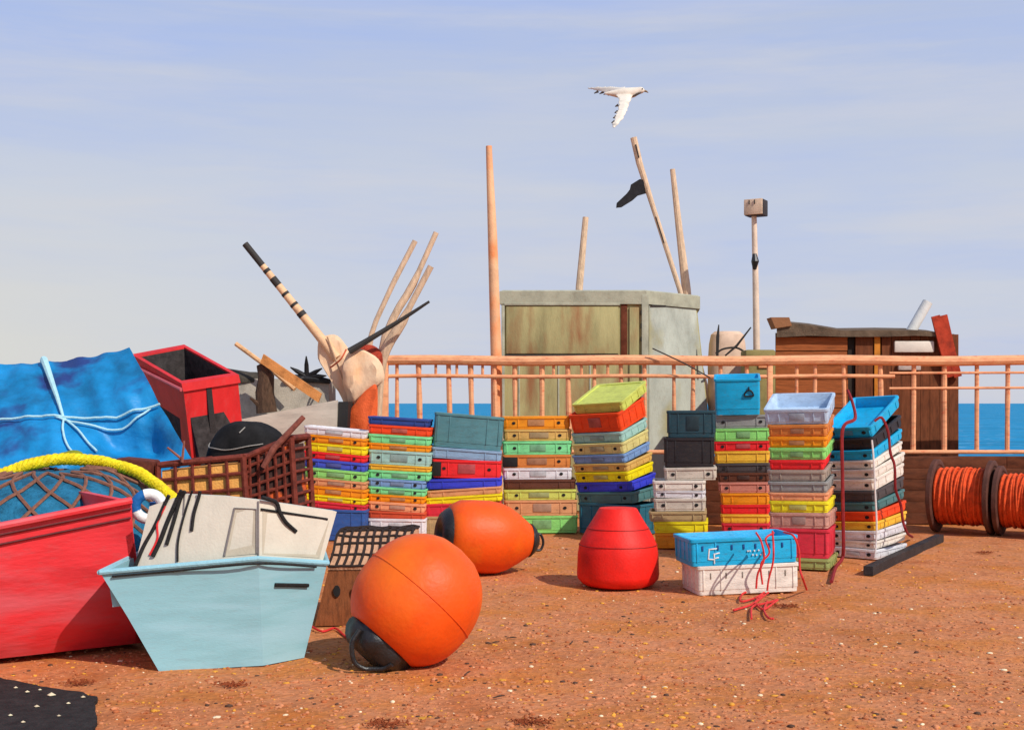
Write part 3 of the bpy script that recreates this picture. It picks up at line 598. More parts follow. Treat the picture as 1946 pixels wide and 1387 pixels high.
creel('low rust-brown creel with orange netting showing through its bars', P(300, 884, 9.95), P(462, 868, 10.0), .6, 0.0, 5, 9, ONET, .016)
creel('taller dark rust creel leaning up to the right, by the crate stacks', P(458, 872, 10.1), P(553, 832, 10.2), .55, 0.0, 6, 14, mat('creel_dark', C(64, 40, 34), .9, .4, 12, sheet=(C(214, 92, 40), 3, .55, .62)))
b_ = MB(); b_.box(P(262, 888, 9.98), (.28, .3, .14), Matrix.Rotation(.1, 3, 'Y'), .02); b_.box(P(262, 888, 9.98)-Vector((0, 0, .55)), (.26, .28, .92), None, .02)
solo('timber_block', b_, mat('block_brown', C(96, 42, 26), .85, .3, 12), 'dark red-brown timber block at the left end of the creels', 'timber')
def black_sheet():
    c = P(478, 893, 10.75); m = MB()
    def f(u_, v_):
        a_ = u_*2*math.pi; q = math.cos(v_*1.57)**.7
        p = Vector((math.cos(a_)*.40*q, math.sin(a_)*.3*q, .42*math.sin(v_*1.57)**.9))
        if p.x > 0: p.z *= 1-.35*(p.x/.40)**2
        return c+p+Vector((0, 0, .02*noise.noise(p*6)))
    m.quadgrid(f, 48, 14)
    lo = [f(i/48, 0) for i in range(48)]; m.loft([[Vector((p.x, p.y, 0)) for p in lo], lo], True, False)
    root = thing('covered_drum', 'rounded black plastic cover bulging above the creels', 'drum', Vector((c.x, c.y, 0)))
    m.build('cover', mat('black_sheet', (.012, .011, .011), .85, .3, 6, bump=.15, bscale=14, spec=.15), root, smooth=60)
    gl = mat('pale_highlight', C(150, 144, 136), .8)  # pale tubes paint the highlights on the creases of the black cover
    MB().tube([f(.5+.32*i/16, .36-.1*math.sin(math.pi*i/16))+Vector((0, -.012, .004)) for i in range(17)], .005, 6).build('crease_highlight', gl, root)
    MB().tube([f(.72, .55)+Vector((0, -.012, 0)), f(.74, .68)+Vector((0, -.012, 0))], .005, 6).build('crease_highlight', gl, root)
black_sheet()
solo('stick', MB().tube([P(500, 888, 10.05), P(520, 852, 10.05), P(577, 792, 10.15)], [.024, .027, .022], 8), mat('stick_brown', C(124, 66, 52), .8, .3, 20), 'brown stick poking up out of the dark rust creel', 'stick')
tw = mat('twig_brown', C(140, 84, 70), .8)
for lb, a0, a1 in (('thin pinkish stick upright against the tarpaulin corner', (346, 878, 9.92), (350, 838, 9.9)), ('short brown stick lying low across the tarpaulin corner', (345, 872, 9.93), (318, 850, 9.9))):
    solo('stick', MB().tube([P(*a0), P(*a1)], [.013, .009], 6), tw, lb, 'stick', 'sticks by the tarpaulin corner')

# ------------------------------------------------------------------ wooden box with net top, by the big buoy
def net_box():
    WB = mat('box_wood', C(122, 66, 30), .75, .3, 10, stretch=(6, 6, .7), bump=.2)
    f0, f1 = GP(598, 1188), Vector((GP(598, 1188).x+.62, 9.0, 0)); t0, t1 = P(624, 1082, 8.98), Vector((P(624, 1082, 8.98).x+.56, 9.03, P(624, 1082, 8.98).z))
    bk = Vector((.06, .5, 0)); root = thing('wooden_box', 'brown wooden box with net-covered top between dinghy and big orange buoy', 'box', Vector(((f0.x+f1.x)/2, 9.2, 0)))
    f0.z = f1.z = -.005
    MB().loft([[f0, f1, f1+bk, f0+bk], [t0, t1, t1+bk, t0+bk]]).build('body', WB, root)
    tp = lambda u_, v_, o_=0: t0.lerp(t1, u_)+bk*v_+Vector((-.0, -.02+.0*v_, .02+.23*math.sin(min(1, v_*1.25)*1.57)+o_+.015*noise.noise(Vector((u_*5, v_*5, 1)))))
    m = MB(); m.quadgrid(lambda u_, v_: tp(u_, v_), 14, 10)
    n0 = len(m.v)
    edge = [tp(u_/14, 1) for u_ in range(15)]
    m.loft([edge, [Vector((p.x, p.y, t0.z)) for p in edge]], False, False, closed=False)
    for uu in (0, 1):
        sd = [tp(uu, v_/10) for v_ in range(11)]; m.loft([sd, [Vector((p.x, p.y, t0.z-.002)) for p in sd]], False, False, closed=False)
    fr = [tp(u_/14, 0) for u_ in range(15)]; m.loft([fr, [Vector((p.x, p.y+.01, t0.z-.002)) for p in fr]], False, False, closed=False)
    nt_ = m.build('lid', mat('lid_tan', C(196, 150, 118), .85, .2, 14, bump=.3), root, smooth=60)
    q = MB()
    for i in range(11): q.tube([tp(min(1, max(0, i/10+.02*math.sin(v_))), v_/8, .010) for v_ in range(9)], .010, 5)
    for j in range(7): q.tube([tp(u_/12, j/6, .010) for u_ in range(13)], .010, 5)
    q.build('net', mat('net_dark', C(44, 32, 28), .85), root)
    for fx in (.1, .235):
        c = f0.lerp(t0, .62)+Vector((fx, -.002, 0)); h_ = MB(); h_.lathe([(0, .024), (.006, .026), (.014, .024)], (0, 0, 0), (0, -1, 0), 14)
        for v in h_.v: v.z *= 1.7; v += c
        h_.build('hand_hole', HOLE, root)
    solo('cord', MB().tube(spline([Vector((f0.x-.03, 8.86, .012)), GP(612, 1199), GP(636, 1193), GP(652, 1205), GP(664, 1216)], 6), .008, 6), mat('cord_red', C(206, 40, 42), .7), 'red cord lying on the shingle in front of the brown box', 'cord')
net_box()

# ------------------------------------------------------------------ grey boat behind and what lies on it
def grey_boat():
    GH = mat('old_hull', C(198, 186, 168), .7, .15, 3, stretch=(.6, .6, 3), dirt=.3, dirtcol=(.16, .14, .12), bump=.1)
    GD = mat('old_deck', C(164, 154, 138), .8, .2, 5, bump=.2, dirt=.3, dirtcol=(.12, .1, .08))
    root = thing('grey_boat', 'weathered grey-beige boat hull behind the creels and red bin', 'boat', Vector((-4.2, 15.9, 0)))
    st = [(640, 760, 762), (560, 776, 774), (440, 800, 800), (340, 806, 806), (200, 800, 800), (80, 780, 780)]
    rings = []
    for k_, (x, yt, _) in enumerate(st):
        p = P(x, yt, 15.1); tp = 1 if k_ < 4 else (.75 if k_ == 4 else .15)
        cy = 15.95; hw = .82*tp
        rings.append([Vector((p.x, cy-hw, p.z)), Vector((p.x-.02, cy-hw*.97, .75)), Vector((p.x-.05, cy-hw*.7, .18)), Vector((p.x-.08, cy, -.02)), Vector((p.x-.05, cy+hw*.7, .18)), Vector((p.x-.02, cy+hw*.97, .75)), Vector((p.x, cy+hw, p.z)),
                      Vector((p.x, cy+hw*.9, p.z)), Vector((p.x, cy+hw*.85, p.z-.2)), Vector((p.x, cy-hw*.85, p.z-.2)), Vector((p.x, cy-hw*.9, p.z))])
    MB().loft(rings).build('hull', GH, root, smooth=35)
    # far topside / coaming: a long low house
    a0, a1 = P(655, 722, 16.3), P(395, 722, 16.3)
    MB().prism([Vector((a0.x-.12, 15.75, 1.35)), Vector((a0.x-.15, 15.9, a0.z)), Vector((a1.x, 15.9, a1.z+.02)), Vector((a1.x, 15.75, 1.3))], Vector((0, .6, 0))).build('deckhouse', GD, root)
    p = P(640, 760, 15.1)
    MB().prism([Vector((p.x+.005, 15.2, p.z-.02)), Vector((p.x+.13, 15.2, p.z-.02)), Vector((p.x+.08, 15.2, .6)), Vector((p.x-.03, 15.2, .3))], Vector((0, .5, 0))).build('rudder', mat('rudder_black', (.02, .018, .017), .7), root)
    c = P(440, 722, 15.95); m = MB()
    def f(u_, v_):
        a_ = u_*6.2832; q = math.cos(v_*1.57)**.6; X = math.cos(a_)*q; z = .26*math.sin(v_*1.57)*(1-.55*(X*.5+.5)) ; pp = Vector((X*.62, math.sin(a_)*.28*q, z)); return c+Vector((-.1, .15, -.03))+pp+Vector((0, 0, .03*noise.noise(pp*5)*math.sin(v_*1.57)))
    m.quadgrid(f, 60, 10); solo('net_pile', m, mat('pile_dark', C(66, 60, 50), .9, .35, 12, bump=.5, bscale=30), 'low dark pile of netting along the top of the grey boat', 'net pile')
    # stump with holes
    m = MB(); pts = [P(507, 784, 15.5), P(503, 745, 15.5), P(506, 715, 15.5), P(496, 692, 15.5)]
    m.tube(pts, [.13, .115, .10, .06], 10); m.tube([P(497, 772, 15.45), P(475, 756, 15.4)], [.05, .01], 6)
    solo('driftwood_stump', m, mat('stump_brown', C(88, 64, 46), .85, .35, 10, stretch=(4, 4, 1), bump=.4), 'dark brown driftwood stump standing on the grey boat', 'driftwood')
    solo('plank', MB().loft([[q+Vector((0, -.02, -.05)), q+Vector((.04, -.02, .06)), q+Vector((.04, .05, .06)), q+Vector((0, .05, -.05))] for q in (P(495, 682, 15.4), P(605, 757, 15.25))]), mat('plank_tan', C(206, 136, 72), .7, .25, 8, bump=.2), 'tan wooden plank leaning across the grey boat', 'plank')
    solo('pole', MB().tube([P(448, 653, 15.75), P(520, 706, 15.7), P(560, 740, 15.6)], .03, 8), mat('pole_pale', C(214, 166, 118), .7, .2, 12), 'short pale pole lying behind the driftwood stump', 'pole')
    # spiky black anchor
    k_ = mat('anchor_black', (.012, .012, .013), .6); c = P(583, 716, 15.85); root = thing('grapnel', 'spiky black grapnel anchor standing on the grey boat', 'anchor', c)
    MB().tube([P(540, 724, 15.85), P(560, 719, 15.85), P(600, 720, 15.85), P(628, 725, 15.85)], [.03, .05, .05, .03], 8).build('base', k_, root)
    for x, y in ((582, 677), (552, 698), (612, 700), (566, 722), (620, 714)):
        MB().tube([c, c.lerp(P(x, y, 15.8), .6), P(x, y, 15.75)], [.034, .028, .008], 8).build('prong', k_, root)
grey_boat()

# ------------------------------------------------------------------ dan-buoy bundle
CANV = mat('canvas_beige', C(226, 190, 154), .8, .14, 6, stretch=(1, 1, .7), bump=.2, bscale=18, sheet=(C(232, 176, 130), 4, .5, .7))
ORCL = mat('canvas_orange', C(222, 92, 40), .75, .2, 6, bump=.2)
POLE = mat('pole_beige', C(212, 182, 150), .7, .2, 8, stretch=(3, 3, 1), dirt=.3, dirtcol=(.22, .17, .12))
DK = mat('pole_dark', C(52, 48, 44), .7)
def blob(pts, rs, squash, seed, n=20):
    pts = [Vector(p) for p in pts]; m = MB(); rings = []
    sp = spline(pts, 6); rr = []
    for i in range(len(rs)-1):
        for j in range(6): rr.append(rs[i]+(rs[i+1]-rs[i])*(.5-.5*math.cos(math.pi*j/6)))
    rr.append(rs[-1])
    for i, p in enumerate(sp):
        t = (sp[min(i+1, len(sp)-1)]-sp[max(0, i-1)]).normalized(); w = t.cross(Vector((0, 1, 0))).normalized(); u = w.cross(t)
        rings.append([jit(p+(w*math.cos(2*math.pi*j/n)+u*squash*math.sin(2*math.pi*j/n))*rr[i]*(1+.035*math.sin(j*2*math.pi/n*5+i*.15+seed)), .018, 5+seed) for j in range(n)])
    return m.loft(rings)
def pillow(poly, Y, th, seed):
    q = [P(x, y, Y) for x, y in poly]; d = []
    for i in range(len(q)):
        for k_ in range(5): d.append(q[i].lerp(q[(i+1) % len(q)], k_/5))
    for _ in range(3): d = [(d[i-1]+d[i]*2+d[(i+1) % len(d)])/4 for i in range(len(d))]
    c = sum(d, Vector())/len(d); rings = []
    for f, o_ in ((.05, .9), (.35, .95), (.7, .85), (.92, .5), (1, 0), (.92, -.5), (.7, -.85), (.35, -.95), (.05, -.9)):
        rings.append([(lambda q_: jit(q_+Vector((0, th*o_*(1+.3*math.sin(q_.x*16+q_.z*7+seed)), 0)), .02, 5+seed))(c.lerp(p, f)) for p in d])
    return MB().loft(rings)
m_ = pillow([(604, 642), (644, 633), (668, 672), (702, 752), (712, 800), (716, 985), (690, 985), (668, 800), (636, 730), (602, 682)], 15.8, .06, 1)
t_ = MB().tube([P(622, 640, 15.69), P(640, 690, 15.66), P(662, 745, 15.67), P(685, 800, 15.7)], .012, 6)
o_ = solo('rolled_sail', m_, CANV, 'long beige canvas rolled around the foot of the spotted pole', 'sail'); t_.build('fold', mat('fold_grey', C(176, 142, 112), .8), o_)
solo('rolled_sail', pillow([(648, 700), (660, 668), (690, 660), (730, 688), (730, 730), (692, 748), (666, 772), (654, 740)], 15.6, .07, 2), CANV, 'plump beige canvas bundle over orange cloth beside the railing post', 'sail')
solo('cloth', pillow([(654, 788), (690, 748), (718, 722), (716, 800), (712, 1000), (652, 1000)], 15.5, .08, 3), ORCL, 'orange cloth bundle hanging below the beige canvas', 'cloth')
solo('cord', MB().tube(spline([P(658, 664, 15.35), P(648, 682, 15.3), P(634, 694, 15.42), P(628, 698, 15.55)], 5), .012, 6), mat('cord_rust', C(196, 92, 58), .8), 'rust-coloured cord tied around the beige canvas bundles', 'cord')
f_ = MB(); c = P(700, 683, 15.9); f_.quadgrid(lambda u_, v_: c+Vector((math.cos(u_*6.2832)*.19*math.cos(v_*1.57), math.sin(u_*6.2832)*.14*math.cos(v_*1.57), .19*math.sin(v_*1.57))), 28, 8)
f_.loft([[c+Vector((math.cos(j*6.2832/28)*.16, math.sin(j*6.2832/28)*.12, -.3)) for j in range(28)], [c+Vector((math.cos(j*6.2832/28)*.19, math.sin(j*6.2832/28)*.14, 0)) for j in range(28)]], True, False)
solo('float', f_, mat('float_rust', C(158, 50, 26), .8, .3, 16, bump=.3), 'round rust-red float sitting beside the top rail corner', 'float')
def spotted():
    a0, a1 = P(466, 464, 15.75), P(640, 680, 15.75); root = thing('spotted_pole', 'pale pole with black tip and dark bands, tilting to the left', 'pole', a1)
    MB().tube([a0.lerp(a1, i/12) for i in range(13)], [.036+.0024*i for i in range(13)], 12).build('shaft', mat('pole_peach', C(222, 180, 138), .7, .15, 10), root)
    for f0, f1 in ((-.002, .19), (.225, .25), (.30, .365), (.43, .45), (.525, .545), (.60, .635)):
        r_ = .036+.0288*(f0+f1)/2+.003; MB().tube([a0.lerp(a1, f0), a0.lerp(a1, f1)], r_, 12).build('band', DK, root)
spotted()
PG = 'pale poles of the buoy bundle'
for lb, pts, r_ in (('slim pale pole leaning right, leftmost of the three beside the railing corner', [(789, 458, 15.9), (735, 565, 15.9), (700, 665, 15.95), (690, 860, 16.1)], [.035, .033, .045, .045]),
                    ('longest pale pole of the bundle, leaning right past the other two', [(829, 442, 16.0), (785, 540, 16.0), (735, 640, 16.0), (700, 860, 16.15)], [.035, .05, .07, .06]),
                    ('thick pale pole with a shorter top, rightmost of the leaning bundle', [(819, 506, 15.85), (765, 610, 15.9), (726, 690, 15.95), (715, 860, 16.1)], [.04, .065, .055, .05])):
    solo('pole', MB().tube(spline([P(*p) for p in pts], 4), [r_[min(3, i//4)] for i in range(13)], 10), POLE, lb, 'pole', PG)
solo('stick', MB().tube(spline([P(816, 573, 15.6), P(770, 603, 15.6), P(710, 640, 15.55), P(663, 668, 15.5)], 4), [.016+.0022*i for i in range(13)], 8), DK, 'thin dark stick crossing in front of the leaning pale poles', 'stick')

# ------------------------------------------------------------------ railing, wall, tall orange pole
RAIL = mat('rail_orange', C(240, 160, 114), .65, .2, 5, stretch=(1, 1, 3), dirt=.3, dirtcol=(.38, .11, .05), sheet=(C(208, 104, 66), 9, .58, .76))
def railing():
    Y = 16.5; root = thing('railing', 'rusty orange metal railing running behind the crate stacks', 'railing', P(722, 994, Y)*1)
    zt = P(0, 685, Y).z; x0, x1 = P(720, 0, Y).x, P(2400, 0, Y).x
    def beam(n_, pts, r_, flat=1): MB().tube(pts, r_, 10).build(n_, RAIL, root)
    beam('top_rail', [Vector((x0-.08+(x1-x0)*i/30, Y+.006*math.sin(i*1.7), zt+.008*math.sin(i*.9))) for i in range(31)], .068)
    beam('middle_rail', [Vector((x0+(P(1700, 0, Y).x-x0)*i/16, Y, P(0, 715, Y).z+.006*math.sin(i))) for i in range(17)], .026)
    beam('middle_rail', [Vector((P(1690, 0, Y).x, Y, P(0, 709, Y).z)), Vector((x1, Y, P(0, 706, Y).z))], .017)
    beam('middle_rail', [Vector((P(1690, 0, Y).x, Y, P(0, 738, Y).z)), Vector((x1, Y, P(0, 734, Y).z))], .017)
    beam('bottom_rail', [Vector((x0, Y, .95)), Vector((x1, Y, .95))], .028)
    for px in (720,): MB().box((P(px, 0, Y).x, Y, zt/2), (.25, .16, zt-.06), None, .02).build('post', RAIL, root)
    for px in (1463,): MB().box((P(px, 0, Y).x, Y, zt/2), (.07, .07, zt-.06), None, .01).build('post', RAIL, root)
    for k_, (px, r_) in enumerate([(754, .027), (795, .036), (852, .036), (894, .036), (939, .036), (978, .03), (1030, .036), (1079, .036), (1130, .026), (1180, .026), (1225, .03), (1281, .026), (1318, .03), (1370, .026), (1420, .026),
                               (1515, .026), (1550, .028), (1604, .03), (1674, .034), (1738, .034), (1796, .034), (1858, .034), (1917, .034), (1978, .034), (2040, .034)]):
        xx = P(px, 0, Y).x; zz = zt-.05; tw_ = random.uniform(-.012, .03)
        MB().tube([Vector((xx+tw_*(1-i/5), Y+.03, .95+(zz-.95)*i/5)) for i in range(6)], [r_*random.uniform(.85, 1.12) for i in range(6)], 8).build('baluster', RAIL, root)
    for px in (828, 868, 917, 1052, 1105, 1155):
        xx = P(px, 0, Y).x; MB().tube([Vector((xx, Y+.012, P(0, 715, Y).z)), Vector((xx, Y+.012, zt-.05))], .02, 6).build('baluster', RAIL, root)
    MB().tube([P(1240, 662, 16.35), P(1300, 690, 16.35), P(1350, 718, 16.35)], .009, 6).build('loose_wire', DK, root)
railing()
wl = MB(); WALL = mat('wall_brown', C(96, 48, 22), .85, .35, 5, stretch=(1, 1, 2.5), dirt=.6, dirtcol=(.05, .02, .01), bump=.3)
wx0, wx1 = P(1338, 0, 16.5).x, P(2400, 0, 16.5).x; rows_ = 6
for i in range(rows_):
    x = wx0
    while x < wx1-.05:
        w_ = min(random.uniform(3.2, 4.4), wx1-x); wl.box((x+w_/2, 16.5+random.uniform(-.003, .003), .075+i*.148), (w_-.004, .3, .146), None, .006); x += w_
wl.box(((wx0+wx1)/2, 16.5, .44), (wx1-wx0-.04, .22, .86), None, 0)
solo('low_wall', wl, WALL, 'low dark brown timber wall under the railing, behind the rope reels', 'wall')
solo('tall_pole', MB().tube([P(929, 278, 16.75), P(936, 450, 16.75), P(943, 680, 16.75), P(946, 988, 16.75)], [.042, .066, .078, .08], 12), mat('pole_orange', C(250, 178, 134), .65, .14, 4, sheet=(C(242, 140, 84), 2, .52, .68)), 'tall upright orange pole rising behind the railing', 'pole')

# ------------------------------------------------------------------ olive shed and its poles
OL = mat('shed_olive', C(166, 156, 108), .85, .22, 2.6, stretch=(1.3, 1, .3), bump=.12, dirt=.25, dirtcol=(.2, .09, .035), sheet=(C(146, 100, 64), 3.4, .52, .74))
OLT = mat('shed_trim', C(164, 162, 140), .8, .2, 4, dirt=.3, dirtcol=(.22, .1, .05))
def shed():
    Y = 18.4; z1 = P(0, 552, Y).z; x0, xc, xr = P(955, 0, Y).x, P(1225, 0, Y).x, P(1338, 0, Y+.5).x
    root = thing('winch_shed', 'olive-grey flat-roofed shed with rusty streaks behind the railing', 'shed', Vector(((x0+xr)/2, Y+.8, 0)))
    dep = 2.0; xb = P(1357, 680, Y+.55).x+.12
    # plan corners: front left, front corner, right back
    A, B, Cc, Dd = Vector((x0, Y, 0)), Vector((xc, Y, 0)), Vector((xb+.0, Y+.9, 0)), Vector((x0+.25, Y+dep, 0))
    E = Vector((xb-.1, Y+dep, 0)); up = Vector((0, 0, z1-.2))
    ring0 = [A, B, Cc, E, Dd]; ring1 = [A+up, B+up, Vector((xr-.05, Y+.9, z1-.2)), E+up-Vector((.1, 0, 0)), Dd+up]
    MB().loft([ring0, ring1]).build('wall', OL, root, smooth=10)
    rf = [p+Vector((0, 0, -.005)) for p in ring1]; cc = sum(rf, Vector())/5; rf = [p+(p-cc).normalized()*.05 for p in rf]
    MB().loft([rf, [p+Vector((0, 0, .19)) for p in rf], [p.lerp(cc, .03)+Vector((0, 0, .21)) for p in rf]]).build('roof', OLT, root, smooth=20)
    SG = mat('shed_grey', C(172, 174, 160), .85, .2, 2.4, stretch=(1, 1, .6), bump=.12, dirt=.25, dirtcol=(.2, .11, .05), sheet=(C(160, 150, 104), 1.8, .52, .7))
    e_ = (Cc-B).normalized(); no_ = Vector((e_.y, -e_.x, 0)); tp_ = ring1[2]
    q = [B+e_*.08+no_*.012, Cc-e_*.03+no_*.012, Vector((tp_.x, tp_.y, 0))-e_*.03+no_*.012+Vector((0, 0, z1-.215)), B+e_*.08+no_*.012+Vector((0, 0, z1-.215))]
    MB().prism(q, -no_*.03).build('side_panel', SG, root)
    fr = lambda a_, b_, c_, d_, pr: MB().box(((P(a_, 0, Y).x+P(b_, 0, Y).x)/2, Y-pr/2, (P(0, c_, Y).z+P(0, d_, Y).z)/2), (P(b_, 0, Y).x-P(a_, 0, Y).x, pr, P(0, c_, Y).z-P(0, d_, Y).z), None, .006)
    fr(962, 1175, 583, 672, .03).build('shutter', OL, root)
    fr(958, 1178, 576, 581, .045).build('lintel', OLT, root)
    fr(960, 1176, 673.5, 678, .035).build('sill', DK, root)
    fr(1180, 1192, 576, 678, .02).build('door_gap', mat('gap_brown', C(98, 46, 24), .9, .3, 12), root)
    fr(1196, 1214, 584, 960, .03).build('door_leaf', OL, root)
    fr(1219, 1232, 560, 985, .05).build('corner_post', OLT, root)
    fr(953, 959, 580, 985, .04).build('corner_post', OLT, root)
    for y in (590, 615, 640): fr(1217, 1218.8, y, y+9, .04).build('hinge', DK, root)
    for a_, b_ in ((985, 1010), (1060, 1085), (1120, 1140)): fr(a_, a_+3, 690, 980, .012).build('batten', OLT, root)
    t0, t1 = Vector((xc+.1, Y+.03, z1-.22)), Vector((xr-.12, Y+.83, z1-.17))
    MB().tube([t0, t1], .012, 6).build('batten', DK, root)
shed()
solo('pole', MB().tube([P(1113, 413, 20.7), P(1101, 545, 20.7), P(1085, 950, 20.7)], [.05, .062, .07], 10), POLE, 'short pale pole rising behind the left part of the olive shed', 'pole', 'poles behind the olive shed')
solo('pole', MB().tube([P(1278, 322, 20.9), P(1290, 430, 20.9), P(1304, 548, 20.9), P(1340, 950, 20.9)], [.045, .06, .08, .08], 10), POLE, 'plain pale pole rising right beside the flagpole', 'pole', 'poles behind the olive shed')
def flag():
    Y = 20.75; pts = [P(1204, 262, Y), P(1215, 310, Y), P(1243, 400, Y), P(1291, 548, Y), P(1400, 955, Y)]
    root = thing('flagpole', 'slanting pale pole flying a small ragged black flag', 'flagpole', pts[-1])
    MB().tube(pts, [.058, .058, .044, .044, .05], 10).build('shaft', POLE, root)
    ol = [(1227, 340), (1215, 341), (1199, 351), (1197, 360), (1191, 368), (1172, 386), (1171, 395), (1181, 394), (1202, 381), (1212, 372), (1230, 367)]
    q = MB(); f0 = [P(x, y, Y-.02+.14*math.sin(x*.19+y*.1)) for x, y in ol]; q.prism(f0, Vector((0, .025, 0)))
    q.build('flag', mat('flag_black', (.013, .012, .014), .85, .3, 8), root)
    MB().tube([P(1208, 275, Y-.06), P(1214, 300, Y-.06)], .012, 6).build('mark', DK, root)
    MB().tube([P(1246, 412, Y-.05), P(1262, 462, Y-.05)], .01, 6).build('mark', DK, root)
flag()
def lamp():
    Y = 20; root = thing('floodlight_mast', 'pale mast carrying a box-shaped floodlight, between the two sheds', 'floodlight', Vector((P(1438, 0, Y).x, Y, 0)))
    MB().tube([P(1433, 410, Y), P(1436, 540, Y), P(1438, 670, Y), P(1440, 953, Y)], [.042, .05, .055, .06], 12).build('mast', mat('mast_beige', C(220, 196, 172), .6, .1, 6), root)
    hb = MB(); cx_ = P(1437, 396, Y); rot = Matrix.Rotation(R(-30), 3, 'Z')
    hb.box(cx_, (.31, .26, .26), rot, .015); h_ = hb.build('lamp_head', mat('lamp_dark', C(52, 44, 40), .6), root)
    fc = MB(); fc.box(cx_+rot @ Vector((-.0, -.145, .005)), (.305, .03, .25), rot, .008); fc.build('lamp_front', mat('lamp_beige', C(214, 186, 158), .6), h_)
    for dx in (-.06, .03): MB().box(cx_+rot @ Vector((dx, -.165, .08)), (.012, .02, .07), rot, .003).build('fin', DK, h_)
    MB().tube([P(1434, 483, Y-.03), P(1435, 497, Y-.05), P(1434, 512, Y-.03)], [.035, .065, .03], 10).build('clamp', BLK, root)
lamp()
d_ = MB(); c = P(1382, 690, 19.6); d_.loft([[c+Vector((math.cos(a_*.2618)*r_, math.sin(a_*.2618)*r_*.7, z_)) for a_ in range(24)] for z_, r_ in ((-1.1, .3), (0, .31), (.3, .29), (.45, .26), (.5, .2))]); 
solo('covered_barrel', d_, mat('barrel_pink', C(214, 182, 156), .7, .1, 5), 'pale pinkish covered barrel just right of the olive shed', 'barrel')
w_ = thing('bent_rods', 'two bent black rods sticking up right of the olive shed', 'rods', P(1385, 680, 18.9))
MB().tube([P(1363, 680, 18.9), P(1364, 640, 18.9), P(1366, 617, 18.9)], [.02, .026, .008], 6).build('rod', DK, w_)
MB().tube([P(1378, 676, 18.9), P(1400, 657, 18.9), P(1427, 622, 18.9)], [.014, .022, .012], 6).build('rod', DK, w_)
MB().tube(spline([P(1360, 672, 18.9), P(1375, 663, 18.9), P(1400, 661, 18.9), P(1420, 672, 18.9)], 5), .016, 6).build('rod', DK, w_)
b_ = MB(); b_.box(Vector((P(1443, 0, 17.3).x, 17.4, P(0, 665, 17.3).z/2)), (.42, .4, P(0, 665, 17.3).z), None, .03)
ob = solo('cabinet', b_, mat('cabinet_olive', C(134, 122, 72), .8, .2, 6, dirt=.3), 'olive-brown cabinet between the bright blue bin and brown hut', 'cabinet')
MB().box(Vector((P(1452, 0, 17.17).x, 17.19, P(0, 695, 17.17).z)), (.15, .03, .06), None, .006).build('reflector', mat('reflector_orange', C(240, 160, 110), .5), ob)

# ------------------------------------------------------------------ brown hut
def hut():
    Y = 17.5; root = thing('timber_hut', 'brown plank hut with a sagging dark roof behind the railing', 'hut', Vector((P(1650, 0, Y).x, Y+.8, 0)))
    HW = mat('hut_plank', C(156, 84, 38), .8, .28, 6, stretch=(.6, 1, 5), bump=.2, dirt=.3, dirtcol=(.06, .025, .012)); HD = mat('hut_dark', C(112, 60, 30), .85, .3, 6, stretch=(4, 1, .8), bump=.2, dirt=.3, dirtcol=(.03, .015, .01))
    HR = mat('hut_roof', C(100, 82, 64), .9, .3, 7, bump=.4); YL = mat('hut_yellow', C(196, 120, 34), .8, .2, 8)
    def slab(a_, b_, yt0, yt1, yb, dep, off=0): # front quad from px a..b with top y0->y1
        t0, t1 = P(a_, yt0, Y), P(b_, yt1, Y); lo = P(0, yb, Y).z
        pts = [Vector((t0.x, Y+off, lo)), Vector((t1.x, Y+off, lo)), Vector((t1.x, Y+off, t1.z)), Vector((t0.x, Y+off, t0.z))]
        return MB().prism(pts, Vector((dep*.22, dep, 0)))
    gy = 766+3758/Y
    slab(1476, 1818, 632, 634, gy, 1.5, .09).build('core', HD, root)
    # boards of the left front, one board per course
    m = MB()
    for k_, y in enumerate(range(640, 880, 27)):
        t_ = slab(1474, 1612-random.uniform(0, 2), y+.6, y+.6, y+26, .08, random.uniform(-.015, .01)); m.add(t_.v, t_.f)
    m.build('wall', HW, root)
    slab(1626, 1660, 636, 636, gy, .08, 0).build('wall', HD, root)
    slab(1661, 1672, 638, 638, gy, .1, -.02).build('door_jamb', YL, root)
    slab(1613, 1625, 640, 640, gy, .03, .045).build('door_gap', mat('gap_dark', (.03, .022, .016), .9), root)
    m = MB()
    for k_ in range(8):
        a_ = 1676+k_*18.3; t_ = slab(a_, a_+17.6, 634+k_*.2, 634+k_*.2, gy, .08, random.uniform(-.004, .004)); m.add(t_.v, t_.f)
    m.build('wall', HD, root)
    f = MB(); f.box(P(1737, 659, Y-.04), (.56, .05, .16), None, .045); f.build('window', mat('window_pale', C(216, 204, 188), .5, .1, 6), root)
    f = MB(); f.box(P(1728, 697, Y-.04), (.32, .05, .1), None, .02); f.build('window', mat('window_grey', C(188, 172, 160), .5, .1, 6), root)
    top = [(1476, 612), (1540, 618), (1600, 628), (1680, 627), (1740, 628), (1786, 632)]; low = [(1476, 641), (1540, 638), (1600, 640), (1680, 640), (1740, 638), (1786, 640)]
    rings = []
    for (xa, ya), (xb, yb) in zip(top, low):
        p, q = P(xa, ya, Y-.1), P(xb, yb, Y-.1); rings.append([q, p, p+Vector((.39, 1.75, .14)), q+Vector((.39, 1.75, .14))])
    rf_ = MB().loft(rings).build('roof', HR, root)
    MB().prism([P(1465, 603, Y-.14), P(1500, 603, Y-.14), P(1505, 619, Y-.14), P(1474, 624, Y-.14)], Vector((0, .3, 0))).build('roof_board', mat('roof_tan', C(140, 94, 60), .8), root)
    a_, b_ = P(1730, 632, Y+.6), P(1763, 574, Y+.6); pi = MB().tube([a_, b_], .075, 16).build('stove_pipe', mat('pipe_white', C(216, 216, 210), .5, .08, 8), rf_)
solo_ = hut()
